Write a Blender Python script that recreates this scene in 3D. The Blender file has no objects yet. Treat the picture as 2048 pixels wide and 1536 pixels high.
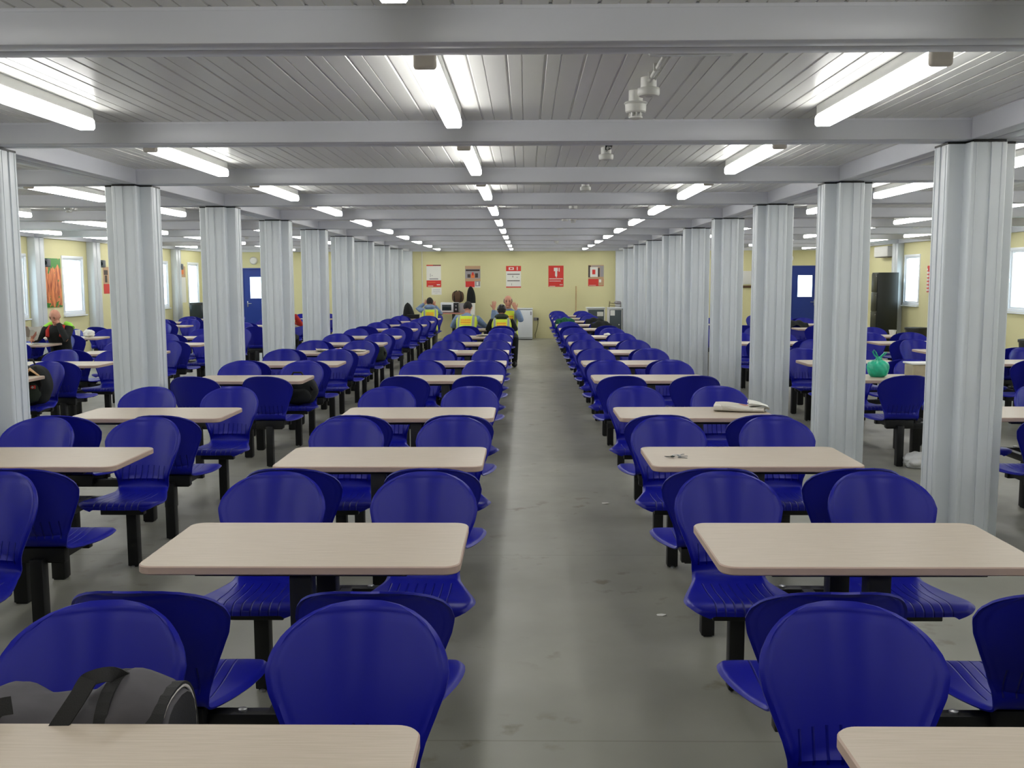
import bpy, bmesh, math, random
from mathutils import Vector, Matrix
random.seed(7)
PI = math.pi
S = bpy.context.scene
C = S.collection

# ------------------------------------------------------------------ materials
def srgb(r, g, b):
    def f(c):
        c /= 255.0
        return c / 12.92 if c <= 0.04045 else ((c + 0.055) / 1.055) ** 2.4
    return (f(r), f(g), f(b), 1.0)

def mat(name, col, rough=0.5, metal=0.0, noise=0.0, nscale=20.0, bump=0.0, bscale=200.0, spec=0.5, emit=None, estr=0.0, col2=None):
    m = bpy.data.materials.new(name); m.use_nodes = True
    nt = m.node_tree; b = nt.nodes['Principled BSDF']
    b.inputs['Base Color'].default_value = col
    b.inputs['Roughness'].default_value = rough
    b.inputs['Metallic'].default_value = metal
    b.inputs['Specular IOR Level'].default_value = spec
    tc = nt.nodes.new('ShaderNodeTexCoord')
    if noise or col2:
        n = nt.nodes.new('ShaderNodeTexNoise'); n.inputs['Scale'].default_value = nscale; n.inputs['Detail'].default_value = 4
        nt.links.new(tc.outputs['Object'], n.inputs['Vector'])
        r = nt.nodes.new('ShaderNodeValToRGB')
        c2 = col2 if col2 else (col[0]*(1-noise), col[1]*(1-noise), col[2]*(1-noise), 1)
        r.color_ramp.elements[0].position = 0.35; r.color_ramp.elements[1].position = 0.65
        r.color_ramp.elements[0].color = c2; r.color_ramp.elements[1].color = col
        nt.links.new(n.outputs['Fac'], r.inputs['Fac']); nt.links.new(r.outputs['Color'], b.inputs['Base Color'])
    if bump:
        n2 = nt.nodes.new('ShaderNodeTexNoise'); n2.inputs['Scale'].default_value = bscale; n2.inputs['Detail'].default_value = 3
        nt.links.new(tc.outputs['Object'], n2.inputs['Vector'])
        bp = nt.nodes.new('ShaderNodeBump'); bp.inputs['Strength'].default_value = bump; bp.inputs['Distance'].default_value = 0.002
        nt.links.new(n2.outputs['Fac'], bp.inputs['Height']); nt.links.new(bp.outputs['Normal'], b.inputs['Normal'])
    if emit:
        b.inputs['Emission Color'].default_value = emit; b.inputs['Emission Strength'].default_value = estr
    return m

def mth(nt, op, a, b=None, c=None):
    n = nt.nodes.new('ShaderNodeMath'); n.operation = op
    for i, v in enumerate((a, b, c)):
        if v is None: continue
        if isinstance(v, (int, float)): n.inputs[i].default_value = v
        else: nt.links.new(v, n.inputs[i])
    return n.outputs[0]

M = {}
M['blue'] = mat('blue_plastic', srgb(34, 38, 158), 0.42, bump=0.12, bscale=420, spec=0.4)
M['black'] = mat('black_painted_steel', srgb(17, 18, 20), 0.45, spec=0.4)
M['steel'] = mat('zinc_bolt', srgb(170, 172, 175), 0.35, 0.9)
M['white_paint'] = mat('white_painted_steel', srgb(200, 206, 211), 0.33, noise=0.04, nscale=3)
M['beam'] = mat('beam_paint', srgb(206, 208, 216), 0.38, noise=0.05, nscale=2)
M['fixture'] = mat('fixture_body', srgb(205, 206, 204), 0.4)
M['cap'] = mat('fixture_end_cap', srgb(228, 220, 210), 0.5)
M['tube'] = mat('lit_diffuser', srgb(250, 250, 245), 0.4, emit=(1.0, 0.99, 0.955, 1), estr=17.5)
M['wallc'] = mat('cream_wall_panel', srgb(212, 207, 160), 0.6, noise=0.03, nscale=1.5)
M['upvc'] = mat('white_upvc', srgb(225, 230, 236), 0.35)
M['grey_plastic'] = mat('grey_plastic', srgb(92, 98, 104), 0.45)
M['white_plastic'] = mat('white_plastic', srgb(214, 214, 210), 0.4)
M['paper'] = mat('white_paper', srgb(222, 222, 216), 0.8)
M['red_print'] = mat('red_print', srgb(205, 52, 44), 0.5)
M['dark_print'] = mat('dark_print', srgb(62, 50, 48), 0.5)
M['grey_print'] = mat('grey_print', srgb(150, 146, 150), 0.5)
M['tan_print'] = mat('tan_print', srgb(184, 150, 118), 0.5)
M['orange_print'] = mat('orange_print', srgb(226, 120, 60), 0.5)
M['blue_door'] = mat('blue_door_paint', srgb(24, 52, 138), 0.35)
M['skin'] = mat('skin', srgb(196, 140, 116), 0.55)
M['hair'] = mat('dark_hair', srgb(26, 22, 20), 0.8, bump=0.5, bscale=120)
M['bluecloth'] = mat('pale_blue_sweatshirt', srgb(122, 144, 176), 0.9, noise=0.2, nscale=14)
M['blackcloth'] = mat('black_cloth', srgb(20, 24, 25), 0.9, noise=0.3, nscale=10, bump=0.4, bscale=40)
M['greytrouser'] = mat('grey_trousers', srgb(92, 92, 84), 0.9, noise=0.2, nscale=10)
M['redcloth'] = mat('red_cloth', srgb(176, 40, 32), 0.85)
M['greencloth'] = mat('green_cloth', srgb(14, 98, 58), 0.85, noise=0.4, nscale=18, bump=0.4, bscale=40)
M['beige_cloth'] = mat('tan_leather', srgb(186, 150, 108), 0.7)
M['duffel'] = mat('grey_canvas', srgb(74, 72, 76), 0.85, noise=0.22, nscale=9, bump=0.5, bscale=22)
M['webbing'] = mat('black_webbing', srgb(20, 20, 20), 0.8, bump=0.5, bscale=300)
M['piping'] = mat('white_piping', srgb(214, 210, 200), 0.5)
M['teal_bag'] = mat('green_polythene', srgb(36, 186, 148), 0.3, noise=0.25, nscale=16, bump=0.6, bscale=26)
M['white_bag'] = mat('white_polythene', srgb(206, 208, 208), 0.35, bump=0.6, bscale=26)
M['darkgreen'] = mat('dark_olive_cloth', srgb(42, 52, 40), 0.85, noise=0.3, nscale=16)
M['locker'] = mat('black_locker', srgb(20, 24, 20), 0.4)
M['bin'] = mat('black_bin', srgb(30, 31, 28), 0.5)
M['freezer'] = mat('freezer_white', srgb(216, 220, 224), 0.35)
M['darkglass'] = mat('dark_glass', srgb(28, 40, 44), 0.15)
M['slate'] = mat('slate_grey_door', srgb(62, 72, 76), 0.5)
M['wood'] = mat('pale_wood', srgb(188, 158, 112), 0.6, noise=0.2, nscale=8)
M['pinkwood'] = mat('pink_laminate', srgb(190, 128, 112), 0.5)
M['brown'] = mat('brown_case', srgb(82, 58, 36), 0.7)
M['led'] = mat('green_led', srgb(20, 200, 150), 0.3, emit=(0.02, 1, 0.55, 1), estr=5)
M['grass_out'] = mat('pale_ground_outside', srgb(170, 176, 170), 0.9)
M['leafgreen'] = mat('leaf_print', srgb(58, 124, 44), 0.5)

def tubmat():
    m = mat('cloudy_plastic', srgb(226, 214, 176), 0.25, noise=0.15, nscale=9)
    b = m.node_tree.nodes['Principled BSDF']
    b.inputs['Transmission Weight'].default_value = 0.35
    return m
M['tub'] = tubmat()

def glassmat():
    m = bpy.data.materials.new('window_glass'); m.use_nodes = True
    nt = m.node_tree; nt.nodes.clear()
    o = nt.nodes.new('ShaderNodeOutputMaterial'); t = nt.nodes.new('ShaderNodeBsdfTransparent'); g = nt.nodes.new('ShaderNodeBsdfGlossy')
    g.inputs['Roughness'].default_value = 0.03; t.inputs['Color'].default_value = (0.93, 0.98, 1, 1)
    f = nt.nodes.new('ShaderNodeLayerWeight'); f.inputs['Blend'].default_value = 0.12
    mx = nt.nodes.new('ShaderNodeMixShader')
    f2 = mth(nt, 'MULTIPLY', f.outputs['Facing'], 0.35); nt.links.new(f2, mx.inputs[0]); nt.links.new(t.outputs[0], mx.inputs[1]); nt.links.new(g.outputs[0], mx.inputs[2]); nt.links.new(mx.outputs[0], o.inputs[0])
    return m
M['glass'] = glassmat()

def laminate():
    m = mat('beige_laminate', srgb(206, 194, 180), 0.42, spec=0.4)
    nt = m.node_tree; b = nt.nodes['Principled BSDF']
    tc = nt.nodes.new('ShaderNodeTexCoord'); mp = nt.nodes.new('ShaderNodeMapping'); mp.inputs['Scale'].default_value = (2.5, 55, 4)
    n = nt.nodes.new('ShaderNodeTexNoise'); n.inputs['Scale'].default_value = 3; n.inputs['Detail'].default_value = 5
    r = nt.nodes.new('ShaderNodeValToRGB')
    r.color_ramp.elements[0].position = 0.3; r.color_ramp.elements[0].color = srgb(172, 160, 143)
    r.color_ramp.elements[1].position = 0.7; r.color_ramp.elements[1].color = srgb(183, 171, 155)
    nt.links.new(tc.outputs['Object'], mp.inputs[0]); nt.links.new(mp.outputs[0], n.inputs['Vector'])
    nt.links.new(n.outputs['Fac'], r.inputs['Fac']); nt.links.new(r.outputs['Color'], b.inputs['Base Color'])
    return m
M['laminate'] = laminate()
M['edge'] = mat('laminate_edging', srgb(176, 154, 140), 0.5)

def seatmat():
    # blue plastic, moulded grooves along the seat and up the bottom of the back
    m = mat('blue_ribbed_plastic', srgb(12, 18, 138), 0.36, spec=0.28)
    nt = m.node_tree; b = nt.nodes['Principled BSDF']
    tc = nt.nodes.new('ShaderNodeTexCoord'); sp = nt.nodes.new('ShaderNodeSeparateXYZ'); nt.links.new(tc.outputs['Object'], sp.inputs[0])
    x, y, z = sp.outputs
    ph = mth(nt, 'ABSOLUTE', mth(nt, 'SUBTRACT', mth(nt, 'FRACT', mth(nt, 'DIVIDE', x, 0.036)), 0.5))
    line = mth(nt, 'SUBTRACT', 1.0, mth(nt, 'MINIMUM', mth(nt, 'DIVIDE', ph, 0.11), 1.0))
    inx = mth(nt, 'LESS_THAN', mth(nt, 'ABSOLUTE', x), 0.150)
    seat = mth(nt, 'LESS_THAN', z, 0.452)
    top = mth(nt, 'MULTIPLY', mth(nt, 'GREATER_THAN', z, 0.475), mth(nt, 'LESS_THAN', z, 0.565))
    zone = mth(nt, 'MAXIMUM', mth(nt, 'MULTIPLY', seat, mth(nt, 'LESS_THAN', y, 0.10)), top)
    msk = mth(nt, 'MULTIPLY', mth(nt, 'MULTIPLY', line, inx), zone)
    bp = nt.nodes.new('ShaderNodeBump'); bp.invert = True; bp.inputs['Strength'].default_value = 1.0; bp.inputs['Distance'].default_value = 0.006
    nt.links.new(msk, bp.inputs['Height']); nt.links.new(bp.outputs['Normal'], b.inputs['Normal'])
    return m
M['seat'] = seatmat()

def ceilmat():
    m = mat('ribbed_ceiling_panel', srgb(214, 214, 210), 0.28, spec=0.5)
    nt = m.node_tree; b = nt.nodes['Principled BSDF']
    return m
M['ceiling'] = ceilmat()

def floormat():
    m = mat('grey_vinyl_floor', srgb(146, 148, 138), 0.34, spec=0.4)
    nt = m.node_tree; b = nt.nodes['Principled BSDF']
    tc = nt.nodes.new('ShaderNodeTexCoord')
    def noise(sc, det, lo, hi, c0, c1):
        n = nt.nodes.new('ShaderNodeTexNoise'); n.inputs['Scale'].default_value = sc; n.inputs['Detail'].default_value = det
        nt.links.new(tc.outputs['Object'], n.inputs['Vector'])
        r = nt.nodes.new('ShaderNodeValToRGB'); r.color_ramp.elements[0].position = lo; r.color_ramp.elements[1].position = hi
        r.color_ramp.elements[0].color = c0; r.color_ramp.elements[1].color = c1
        nt.links.new(n.outputs['Fac'], r.inputs['Fac']); return r.outputs['Color']
    base = noise(1.6, 5, 0.3, 0.7, srgb(134, 134, 124), srgb(146, 146, 136))
    stain = noise(6.0, 7, 0.59, 0.68, (1, 1, 1, 1), (0.60, 0.56, 0.46, 1))
    # thin worn mask so that the dirt gathers in only a few spots
    big = noise(1.1, 2, 0.49, 0.62, (0, 0, 0, 1), (1, 1, 1, 1))
    mx = nt.nodes.new('ShaderNodeMixRGB'); mx.blend_type = 'MULTIPLY'
    nt.links.new(big, mx.inputs[0]); nt.links.new(base, mx.inputs[1]); nt.links.new(stain, mx.inputs[2])
    # welded sheet joints every 2.42 m
    sp = nt.nodes.new('ShaderNodeSeparateXYZ'); nt.links.new(tc.outputs['Object'], sp.inputs[0])
    p = mth(nt, 'FRACT', mth(nt, 'DIVIDE', mth(nt, 'ADD', sp.outputs[1], 48.4 - 3.4), 2.42))
    seam = mth(nt, 'LESS_THAN', p, 0.004)
    m2 = nt.nodes.new('ShaderNodeMixRGB'); m2.blend_type = 'MULTIPLY'; m2.inputs[2].default_value = (0.78, 0.78, 0.76, 1)
    nt.links.new(seam, m2.inputs[0]); nt.links.new(mx.outputs[0], m2.inputs[1]); nt.links.new(m2.outputs[0], b.inputs['Base Color'])
    n3 = nt.nodes.new('ShaderNodeTexNoise'); n3.inputs['Scale'].default_value = 5
    nt.links.new(tc.outputs['Object'], n3.inputs['Vector'])
    rr = nt.nodes.new('ShaderNodeMapRange'); rr.inputs['To Min'].default_value = 0.32; rr.inputs['To Max'].default_value = 0.5
    nt.links.new(n3.outputs['Fac'], rr.inputs['Value']); nt.links.new(rr.outputs[0], b.inputs['Roughness'])
    return m
M['floor'] = floormat()

def vestmat(name, patch=True):
    # yellow hi-vis cloth with two silver braces and a waist band in the garment's own coordinates
    m = mat(name, srgb(206, 224, 60), 0.7)
    nt = m.node_tree; b = nt.nodes['Principled BSDF']
    tc = nt.nodes.new('ShaderNodeTexCoord'); sp = nt.nodes.new('ShaderNodeSeparateXYZ'); nt.links.new(tc.outputs['Object'], sp.inputs[0])
    x, y, z = sp.outputs
    s1 = mth(nt, 'LESS_THAN', mth(nt, 'ABSOLUTE', mth(nt, 'SUBTRACT', mth(nt, 'ABSOLUTE', x), 0.135)), 0.022)
    s2 = mth(nt, 'LESS_THAN', mth(nt, 'ABSOLUTE', mth(nt, 'SUBTRACT', z, 0.665)), 0.025)
    sil = mth(nt, 'MAXIMUM', s1, s2)
    mx = nt.nodes.new('ShaderNodeMixRGB'); mx.inputs[1].default_value = srgb(206, 224, 60); mx.inputs[2].default_value = srgb(150, 156, 150)
    nt.links.new(sil, mx.inputs[0])
    out = mx.outputs[0]
    if patch:
        inx = mth(nt, 'LESS_THAN', mth(nt, 'ABSOLUTE', x), 0.095)
        row = mth(nt, 'LESS_THAN', mth(nt, 'ABSOLUTE', mth(nt, 'SUBTRACT', mth(nt, 'FRACT', mth(nt, 'DIVIDE', z, 0.040)), 0.5)), 0.27)
        let = mth(nt, 'GREATER_THAN', mth(nt, 'FRACT', mth(nt, 'DIVIDE', x, 0.018)), 0.3)
        zz = mth(nt, 'LESS_THAN', mth(nt, 'ABSOLUTE', mth(nt, 'SUBTRACT', z, 0.87)), 0.05)
        tx = mth(nt, 'MULTIPLY', mth(nt, 'MULTIPLY', inx, zz), mth(nt, 'MULTIPLY', row, let))
        pt = mth(nt, 'MULTIPLY', inx, zz)
        m3 = nt.nodes.new('ShaderNodeMixRGB'); m3.inputs[2].default_value = srgb(236, 206, 40); nt.links.new(pt, m3.inputs[0]); nt.links.new(out, m3.inputs[1])
        m2 = nt.nodes.new('ShaderNodeMixRGB'); m2.inputs[2].default_value = srgb(216, 120, 40)
        nt.links.new(tx, m2.inputs[0]); nt.links.new(m3.outputs[0], m2.inputs[1]); out = m2.outputs[0]
    nt.links.new(out, b.inputs['Base Color'])
    return m
M['vest'] = vestmat('hi_vis_vest')

def carrotmat():
    m = mat('carrot_print', srgb(214, 116, 62), 0.5)
    nt = m.node_tree; b = nt.nodes['Principled BSDF']
    tc = nt.nodes.new('ShaderNodeTexCoord')
    mp = nt.nodes.new('ShaderNodeMapping'); mp.inputs['Rotation'].default_value = (0, 0.7, 0); mp.inputs['Scale'].default_value = (16, 1, 3.5)
    nt.links.new(tc.outputs['Object'], mp.inputs[0])
    n = nt.nodes.new('ShaderNodeTexNoise'); n.inputs['Scale'].default_value = 1.0; n.inputs['Detail'].default_value = 3
    nt.links.new(mp.outputs[0], n.inputs['Vector'])
    r = nt.nodes.new('ShaderNodeValToRGB'); cr = r.color_ramp
    cr.elements[0].position = 0.36; cr.elements[0].color = srgb(150, 64, 34); cr.elements[1].position = 0.62; cr.elements[1].color = srgb(238, 150, 92)
    nt.links.new(n.outputs['Fac'], r.inputs['Fac'])
    n2 = nt.nodes.new('ShaderNodeTexNoise'); n2.inputs['Scale'].default_value = 6.5; n2.inputs['Detail'].default_value = 3
    nt.links.new(tc.outputs['Object'], n2.inputs['Vector'])
    sp = nt.nodes.new('ShaderNodeSeparateXYZ'); nt.links.new(tc.outputs['Object'], sp.inputs[0])
    zc = mth(nt, 'ABSOLUTE', mth(nt, 'ADD', sp.outputs[2], 0.06))
    g = mth(nt, 'GREATER_THAN', mth(nt, 'ADD', n2.outputs['Fac'], mth(nt, 'MULTIPLY', zc, 0.75)), 0.78)
    mx = nt.nodes.new('ShaderNodeMixRGB'); mx.inputs[2].default_value = srgb(64, 132, 52)
    nt.links.new(g, mx.inputs[0]); nt.links.new(r.outputs[0], mx.inputs[1]); nt.links.new(mx.outputs[0], b.inputs['Base Color'])
    return m
M['carrot'] = carrotmat()

def newsmat():
    m = mat('newsprint', srgb(196, 192, 182), 0.85)
    nt = m.node_tree; b = nt.nodes['Principled BSDF']
    tc = nt.nodes.new('ShaderNodeTexCoord')
    v = nt.nodes.new('ShaderNodeTexVoronoi'); v.inputs['Scale'].default_value = 11
    nt.links.new(tc.outputs['Object'], v.inputs['Vector'])
    r = nt.nodes.new('ShaderNodeValToRGB'); cr = r.color_ramp
    cr.interpolation = 'CONSTANT'
    cr.elements[0].position = 0; cr.elements[0].color = srgb(190, 186, 176)
    cr.elements[1].position = 0.45; cr.elements[1].color = srgb(150, 140, 128)
    e = cr.elements.new(0.6); e.color = srgb(178, 116, 100)
    e = cr.elements.new(0.75); e.color = srgb(206, 202, 194)
    sp = nt.nodes.new('ShaderNodeSeparateColor'); nt.links.new(v.outputs['Color'], sp.inputs[0])
    nt.links.new(sp.outputs[0], r.inputs['Fac']); nt.links.new(r.outputs[0], b.inputs['Base Color'])
    return m
M['news'] = newsmat()

# ------------------------------------------------------------------ mesh builder
class MB:
    def __init__(s): s.v = []; s.f = []; s.m = []; s.sm = []
    def add(s, vs, fs, mi=0, smooth=False):
        o = len(s.v); s.v += [tuple(v) for v in vs]
        for f in fs: s.f.append(tuple(i + o for i in f)); s.m.append(mi); s.sm.append(smooth)
        return s
    def box(s, x0, x1, y0, y1, z0, z1, mi=0, bev=0.0, mtx=None, segs=2):
        bm = bmesh.new(); bmesh.ops.create_cube(bm, size=1)
        for v in bm.verts:
            v.co = Vector(((x0 + x1) / 2 + v.co.x * (x1 - x0), (y0 + y1) / 2 + v.co.y * (y1 - y0), (z0 + z1) / 2 + v.co.z * (z1 - z0)))
        if bev: bmesh.ops.bevel(bm, geom=bm.edges[:], offset=bev, segments=segs, profile=0.5, affect='EDGES')
        if mtx is not None: bm.transform(mtx)
        return s.take(bm, mi, bev > 0)
    def take(s, bm, mi=0, smooth=False):
        bm.verts.index_update()
        s.add([v.co for v in bm.verts], [[v.index for v in f.verts] for f in bm.faces], mi, smooth); bm.free(); return s
    def lathe(s, prof, c=(0, 0, 0), n=20, mi=0, smooth=True, axis='z'):
        vs = []; fs = []
        for r, z in prof:
            for k in range(n):
                a = 2 * PI * k / n
                p = (r * math.cos(a), r * math.sin(a), z)
                if axis == 'x': p = (p[2], p[0], p[1])
                if axis == 'y': p = (p[0], p[2], p[1])
                vs.append((c[0] + p[0], c[1] + p[1], c[2] + p[2]))
        for j in range(len(prof) - 1):
            for k in range(n):
                fs.append((j * n + k, j * n + (k + 1) % n, (j + 1) * n + (k + 1) % n, (j + 1) * n + k))
        fs.append(tuple(range(n))[::-1]); fs.append(tuple((len(prof) - 1) * n + k for k in range(n)))
        return s.add(vs, fs, mi, smooth)
    def tube(s, pts, r, n=8, mi=0, flat=1.0, up=None):
        pts = [Vector(p) for p in pts]; vs = []; fs = []
        rs = r if isinstance(r, (list, tuple)) else [r] * len(pts)
        for i, p in enumerate(pts):
            t = (pts[min(i + 1, len(pts) - 1)] - pts[max(i - 1, 0)]).normalized()
            u = Vector(up) if up else (Vector((0, 0, 1)) if abs(t.z) < 0.9 else Vector((0, 1, 0)))
            a = t.cross(u).normalized(); b = a.cross(t).normalized()
            for k in range(n):
                w = 2 * PI * k / n
                vs.append(p + a * math.cos(w) * rs[i] + b * math.sin(w) * rs[i] * flat)
        for j in range(len(pts) - 1):
            for k in range(n): fs.append((j * n + k, j * n + (k + 1) % n, (j + 1) * n + (k + 1) % n, (j + 1) * n + k))
        fs.append(tuple(range(n))[::-1]); fs.append(tuple((len(pts) - 1) * n + k for k in range(n)))
        return s.add(vs, fs, mi, True)
    def ball(s, c, r, mi=0, sub=3, fn=None):
        bm = bmesh.new(); bmesh.ops.create_icosphere(bm, subdivisions=sub, radius=1)
        for v in bm.verts:
            d = v.co.copy(); k = fn(d) if fn else 1.0
            v.co = Vector((c[0] + d.x * r[0] * k, c[1] + d.y * r[1] * k, c[2] + d.z * r[2] * k))
        return s.take(bm, mi, True)
    def mesh(s, name, mats, bevel=0):
        me = bpy.data.meshes.new(name); me.from_pydata(s.v, [], s.f)
        for m in mats: me.materials.append(m)
        for p, mi, sm in zip(me.polygons, s.m, s.sm): p.material_index = mi; p.use_smooth = sm
        me.update()
        bm = bmesh.new(); bm.from_mesh(me); bmesh.ops.recalc_face_normals(bm, faces=bm.faces[:])
        for e in bm.edges:
            if len(e.link_faces) == 2 and e.calc_face_angle(0) > 0.7: e.smooth = False
        bm.to_mesh(me); bm.free()
        return me
    def build(s, name, mats, parent=None, loc=(0, 0, 0), rot=(0, 0, 0)):
        if not isinstance(mats, (list, tuple)): mats = [mats]
        o = bpy.data.objects.new(name, s.mesh(name, mats)); C.objects.link(o)
        o.location = loc; o.rotation_euler = rot
        if parent: o.parent = parent
        return o

def tag(o, label=None, cat=None, group=None, kind=None):
    if label: o['label'] = label
    if cat: o['category'] = cat
    if group: o['group'] = group
    if kind: o['kind'] = kind
    return o
def empty(name, loc, rz=0.0):
    o = bpy.data.objects.new(name, None); C.objects.link(o); o.empty_display_size = 0.1
    o.location = loc; o.rotation_euler = (0, 0, rz); return o
kids = {}
def copy_tree(o, parent=None):
    c = o.copy(); C.objects.link(c)
    if parent: c.parent = parent
    for ch in list(o.children): copy_tree(ch, c)
    return c
ORD = ['first', 'second', 'third', 'fourth', 'fifth', 'sixth', 'seventh', 'eighth', 'ninth', 'tenth', 'eleventh', 'twelfth', 'thirteenth', 'fourteenth']

# ------------------------------------------------------------------ measurements (metres; camera at x=0, y=0)
PITCH = 2.452
BY = lambda k: 3.496 + PITCH * (k - 1)          # front face of the beam pair ending module k-1
XL, XR = -9.30, 8.86                           # inner faces of the side walls
COLX = (-3.45, 2.775)
YF, YB = 28.12, -4.1
ZB, ZC = 2.511, 2.636                           # underside of beams, ceiling panels
K0, K1 = -1, 11

# ------------------------------------------------------------------ room shell
fl = MB(); fl.box(XL - .1, XR + .1, YB - .1, YF + .1, -.06, 0); tag(fl.build('floor', M['floor']), kind='structure')
ce = MB(); prof = [(XL - .1, ZC)]
x = XL + .03; n = 0
while x < XR:
    wd, dp = ((.015, .006), (.007, .004))[n % 2]
    prof += [(x, ZC), (x + wd * .25, ZC + dp), (x + wd * .75, ZC + dp), (x + wd, ZC)]
    x += (.072, .098)[n % 2]; n += 1
prof.append((XR + .1, ZC))
n = len(prof)
for y0, y1 in [(YB - .1, BY(K0))] + [(BY(k), BY(k + 1)) for k in range(K0, K1 - 1)] + [(BY(K1 - 1), YF + .1)]:
    ce.add([(a, y0, z) for a, z in prof] + [(a, y1, z) for a, z in prof], [(i, i + 1, n + i + 1, n + i) for i in range(n - 1)])
ce.box(XL - .1, XR + .1, YB - .1, YF + .1, ZC + .02, ZC + .06)
tag(ce.build('ceiling', M['ceiling']), kind='structure')

def wall_x(name, x, side, holes):
    # wall along Y at x, thickness outwards; holes = (y0, y1, z0, z1)
    b = MB(); t = 0.09 * side
    hs = sorted(holes); y = YB
    for (a, c, z0, z1) in hs:
        b.box(min(x, x + t), max(x, x + t), y, a, 0, ZC)
        b.box(min(x, x + t), max(x, x + t), a, c, 0, z0); b.box(min(x, x + t), max(x, x + t), a, c, z1, ZC)
        y = c
    b.box(min(x, x + t), max(x, x + t), y, YF, 0, ZC)
    tag(b.build(name, M['wallc']), kind='structure')
def wall_y(name, y, side, holes):
    b = MB(); t = 0.09 * side; x = XL - .09
    for (a, c, z0, z1) in sorted(holes):
        b.box(x, a, min(y, y + t), max(y, y + t), 0, ZC)
        if z0 > 0: b.box(a, c, min(y, y + t), max(y, y + t), 0, z0)
        b.box(a, c, min(y, y + t), max(y, y + t), z1, ZC); x = c
    b.box(x, XR + .09, min(y, y + t), max(y, y + t), 0, ZC)
    tag(b.build(name, M['wallc']), kind='structure')

WL = [(a, c, 1.0, 2.2) for a, c in ((2.3, 3.2), (7.2, 8.1), (12.1, 13.0), (14.6, 15.5), (17.1, 18.05), (19.44, 20.39), (24.35, 25.25), (26.72, 27.62))]
WR = [(a, c, 1.08, 2.24) for a, c in ((2.3, 3.2), (7.2, 8.1), (12.1, 13.0), (17.1, 18.02), (22.06, 22.98))]
wall_x('wall_left', XL, -1, WL)
wall_x('wall_right', XR, 1, WR)
DL = (-8.20, -7.34, 0, 2.05); DR = (7.60, 8.44, 0, 2.07)
wall_y('wall_back', YF, 1, [DL, DR])
wall_y('wall_front', YB, -1, [])

wn = 0
def window(x, side, h):
    global wn
    y0, y1, z0, z1 = h; wn += 1
    e = empty('window_%d' % wn, (x, (y0 + y1) / 2, z0)); tag(e, kind='structure')
    hw = (y1 - y0) / 2; hh = z1 - z0
    b = MB(); d0, d1 = sorted((-0.015 * side, 0.07 * side)); f = .055
    b.box(d0, d1, -hw, hw, 0, f, bev=.004); b.box(d0, d1, -hw, hw, hh - f, hh, bev=.004)
    b.box(d0, d1, -hw, -hw + f, f, hh - f, bev=.004); b.box(d0, d1, hw - f, hw, f, hh - f, bev=.004)
    b.build('window_frame', M['upvc'], e)
    b = MB(); a0, a1 = sorted((0.01 * side, 0.05 * side)); g = f + .035
    b.box(a0, a1, -hw + f, hw - f, f, g, bev=.003); b.box(a0, a1, -hw + f, hw - f, hh - g, hh - f, bev=.003)
    b.box(a0, a1, -hw + f, -hw + g, g, hh - g, bev=.003); b.box(a0, a1, hw - g, hw - f, g, hh - g, bev=.003)
    b.build('window_sash', M['upvc'], e)
    b = MB(); b.box(.028 * side - .004, .028 * side + .004, -hw + g - .01, hw - g + .01, g - .01, hh - g + .01)
    b.build('window_pane', M['glass'], e)
    b = MB(); b.box(-.045 * side - .012, -.045 * side + .012, -hw - .02, hw + .02, -.03, -.005, bev=.004); b.box(min(-.05*side, 0), max(-.05*side, 0), -hw, hw, -.028, -.008)
    b.build('window_sill', M['upvc'], e)
    b = MB(); b.box(-.02 * side - .008, -.02 * side + .008, hw - .07, hw - .05, hh * .5 - .06, hh * .5 + .02, bev=.003)
    b.build('window_handle', M['upvc'], e)
for h in WL: window(XL, -1, h)
for h in WR: window(XR, 1, h)

dn = 0
def door(d, hinge):
    global dn
    dn += 1; x0, x1, _, z1 = d; w = x1 - x0
    e = empty('door_%d' % dn, ((x0 + x1) / 2, YF, 0)); tag(e, kind='structure')
    hw = w / 2
    b = MB(); b.box(-hw, -hw + .04, -.02, .08, 0, z1, bev=.004); b.box(hw - .04, hw, -.02, .08, 0, z1, bev=.004); b.box(-hw + .04, hw - .04, -.02, .08, z1 - .04, z1, bev=.004)
    b.build('door_frame', M['blue_door'], e)
    b = MB(); gx0, gx1, gz0, gz1 = -.215, .215, 1.17, 1.80
    a0, a1 = -hw + .04, hw - .04
    b.box(a0, gx0, .0, .045, .005, z1 - .04); b.box(gx1, a1, 0, .045, .005, z1 - .04)
    b.box(gx0, gx1, 0, .045, .005, gz0); b.box(gx0, gx1, 0, .045, gz1, z1 - .04)
    b.box(a0 + .0, a1, -.006, .0, .82, .84)
    b.build('door_leaf', M['blue_door'], e)
    b = MB()
    b.box(gx0 - .02, gx1 + .02, -.01, 0, gz0 - .02, gz0 + .01, bev=.003); b.box(gx0 - .02, gx1 + .02, -.01, 0, gz1 - .01, gz1 + .02, bev=.003)
    b.box(gx0 - .02, gx0 + .01, -.01, 0, gz0, gz1, bev=.003); b.box(gx1 - .01, gx1 + .02, -.01, 0, gz0, gz1, bev=.003)
    b.build('glazing_bead', M['blue_door'], e)
    b = MB(); b.box(gx0 - .005, gx1 + .005, .018, .026, gz0 - .005, gz1 + .005); b.build('door_pane', M['glass'], e)
    b = MB(); s = -1 if hinge > 0 else 1
    b.box(s * (hw - .14) - .015, s * (hw - .14) + .015, -.012, 0, .93, 1.10, bev=.004); b.tube([(s * (hw - .14), -.012, 1.03), (s * (hw - .14), -.05, 1.03), (s * (hw - .26), -.05, 1.03)], .009)
    b.build('door_handle', M['steel'], e)
door(DL, 1); door(DR, -1)

# outside ground, seen only as glare through the panes
g = MB(); g.box(-60, 60, -40, 80, -.5, -.3); tag(g.build('ground_outside', M['grass_out']), kind='structure')

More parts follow.
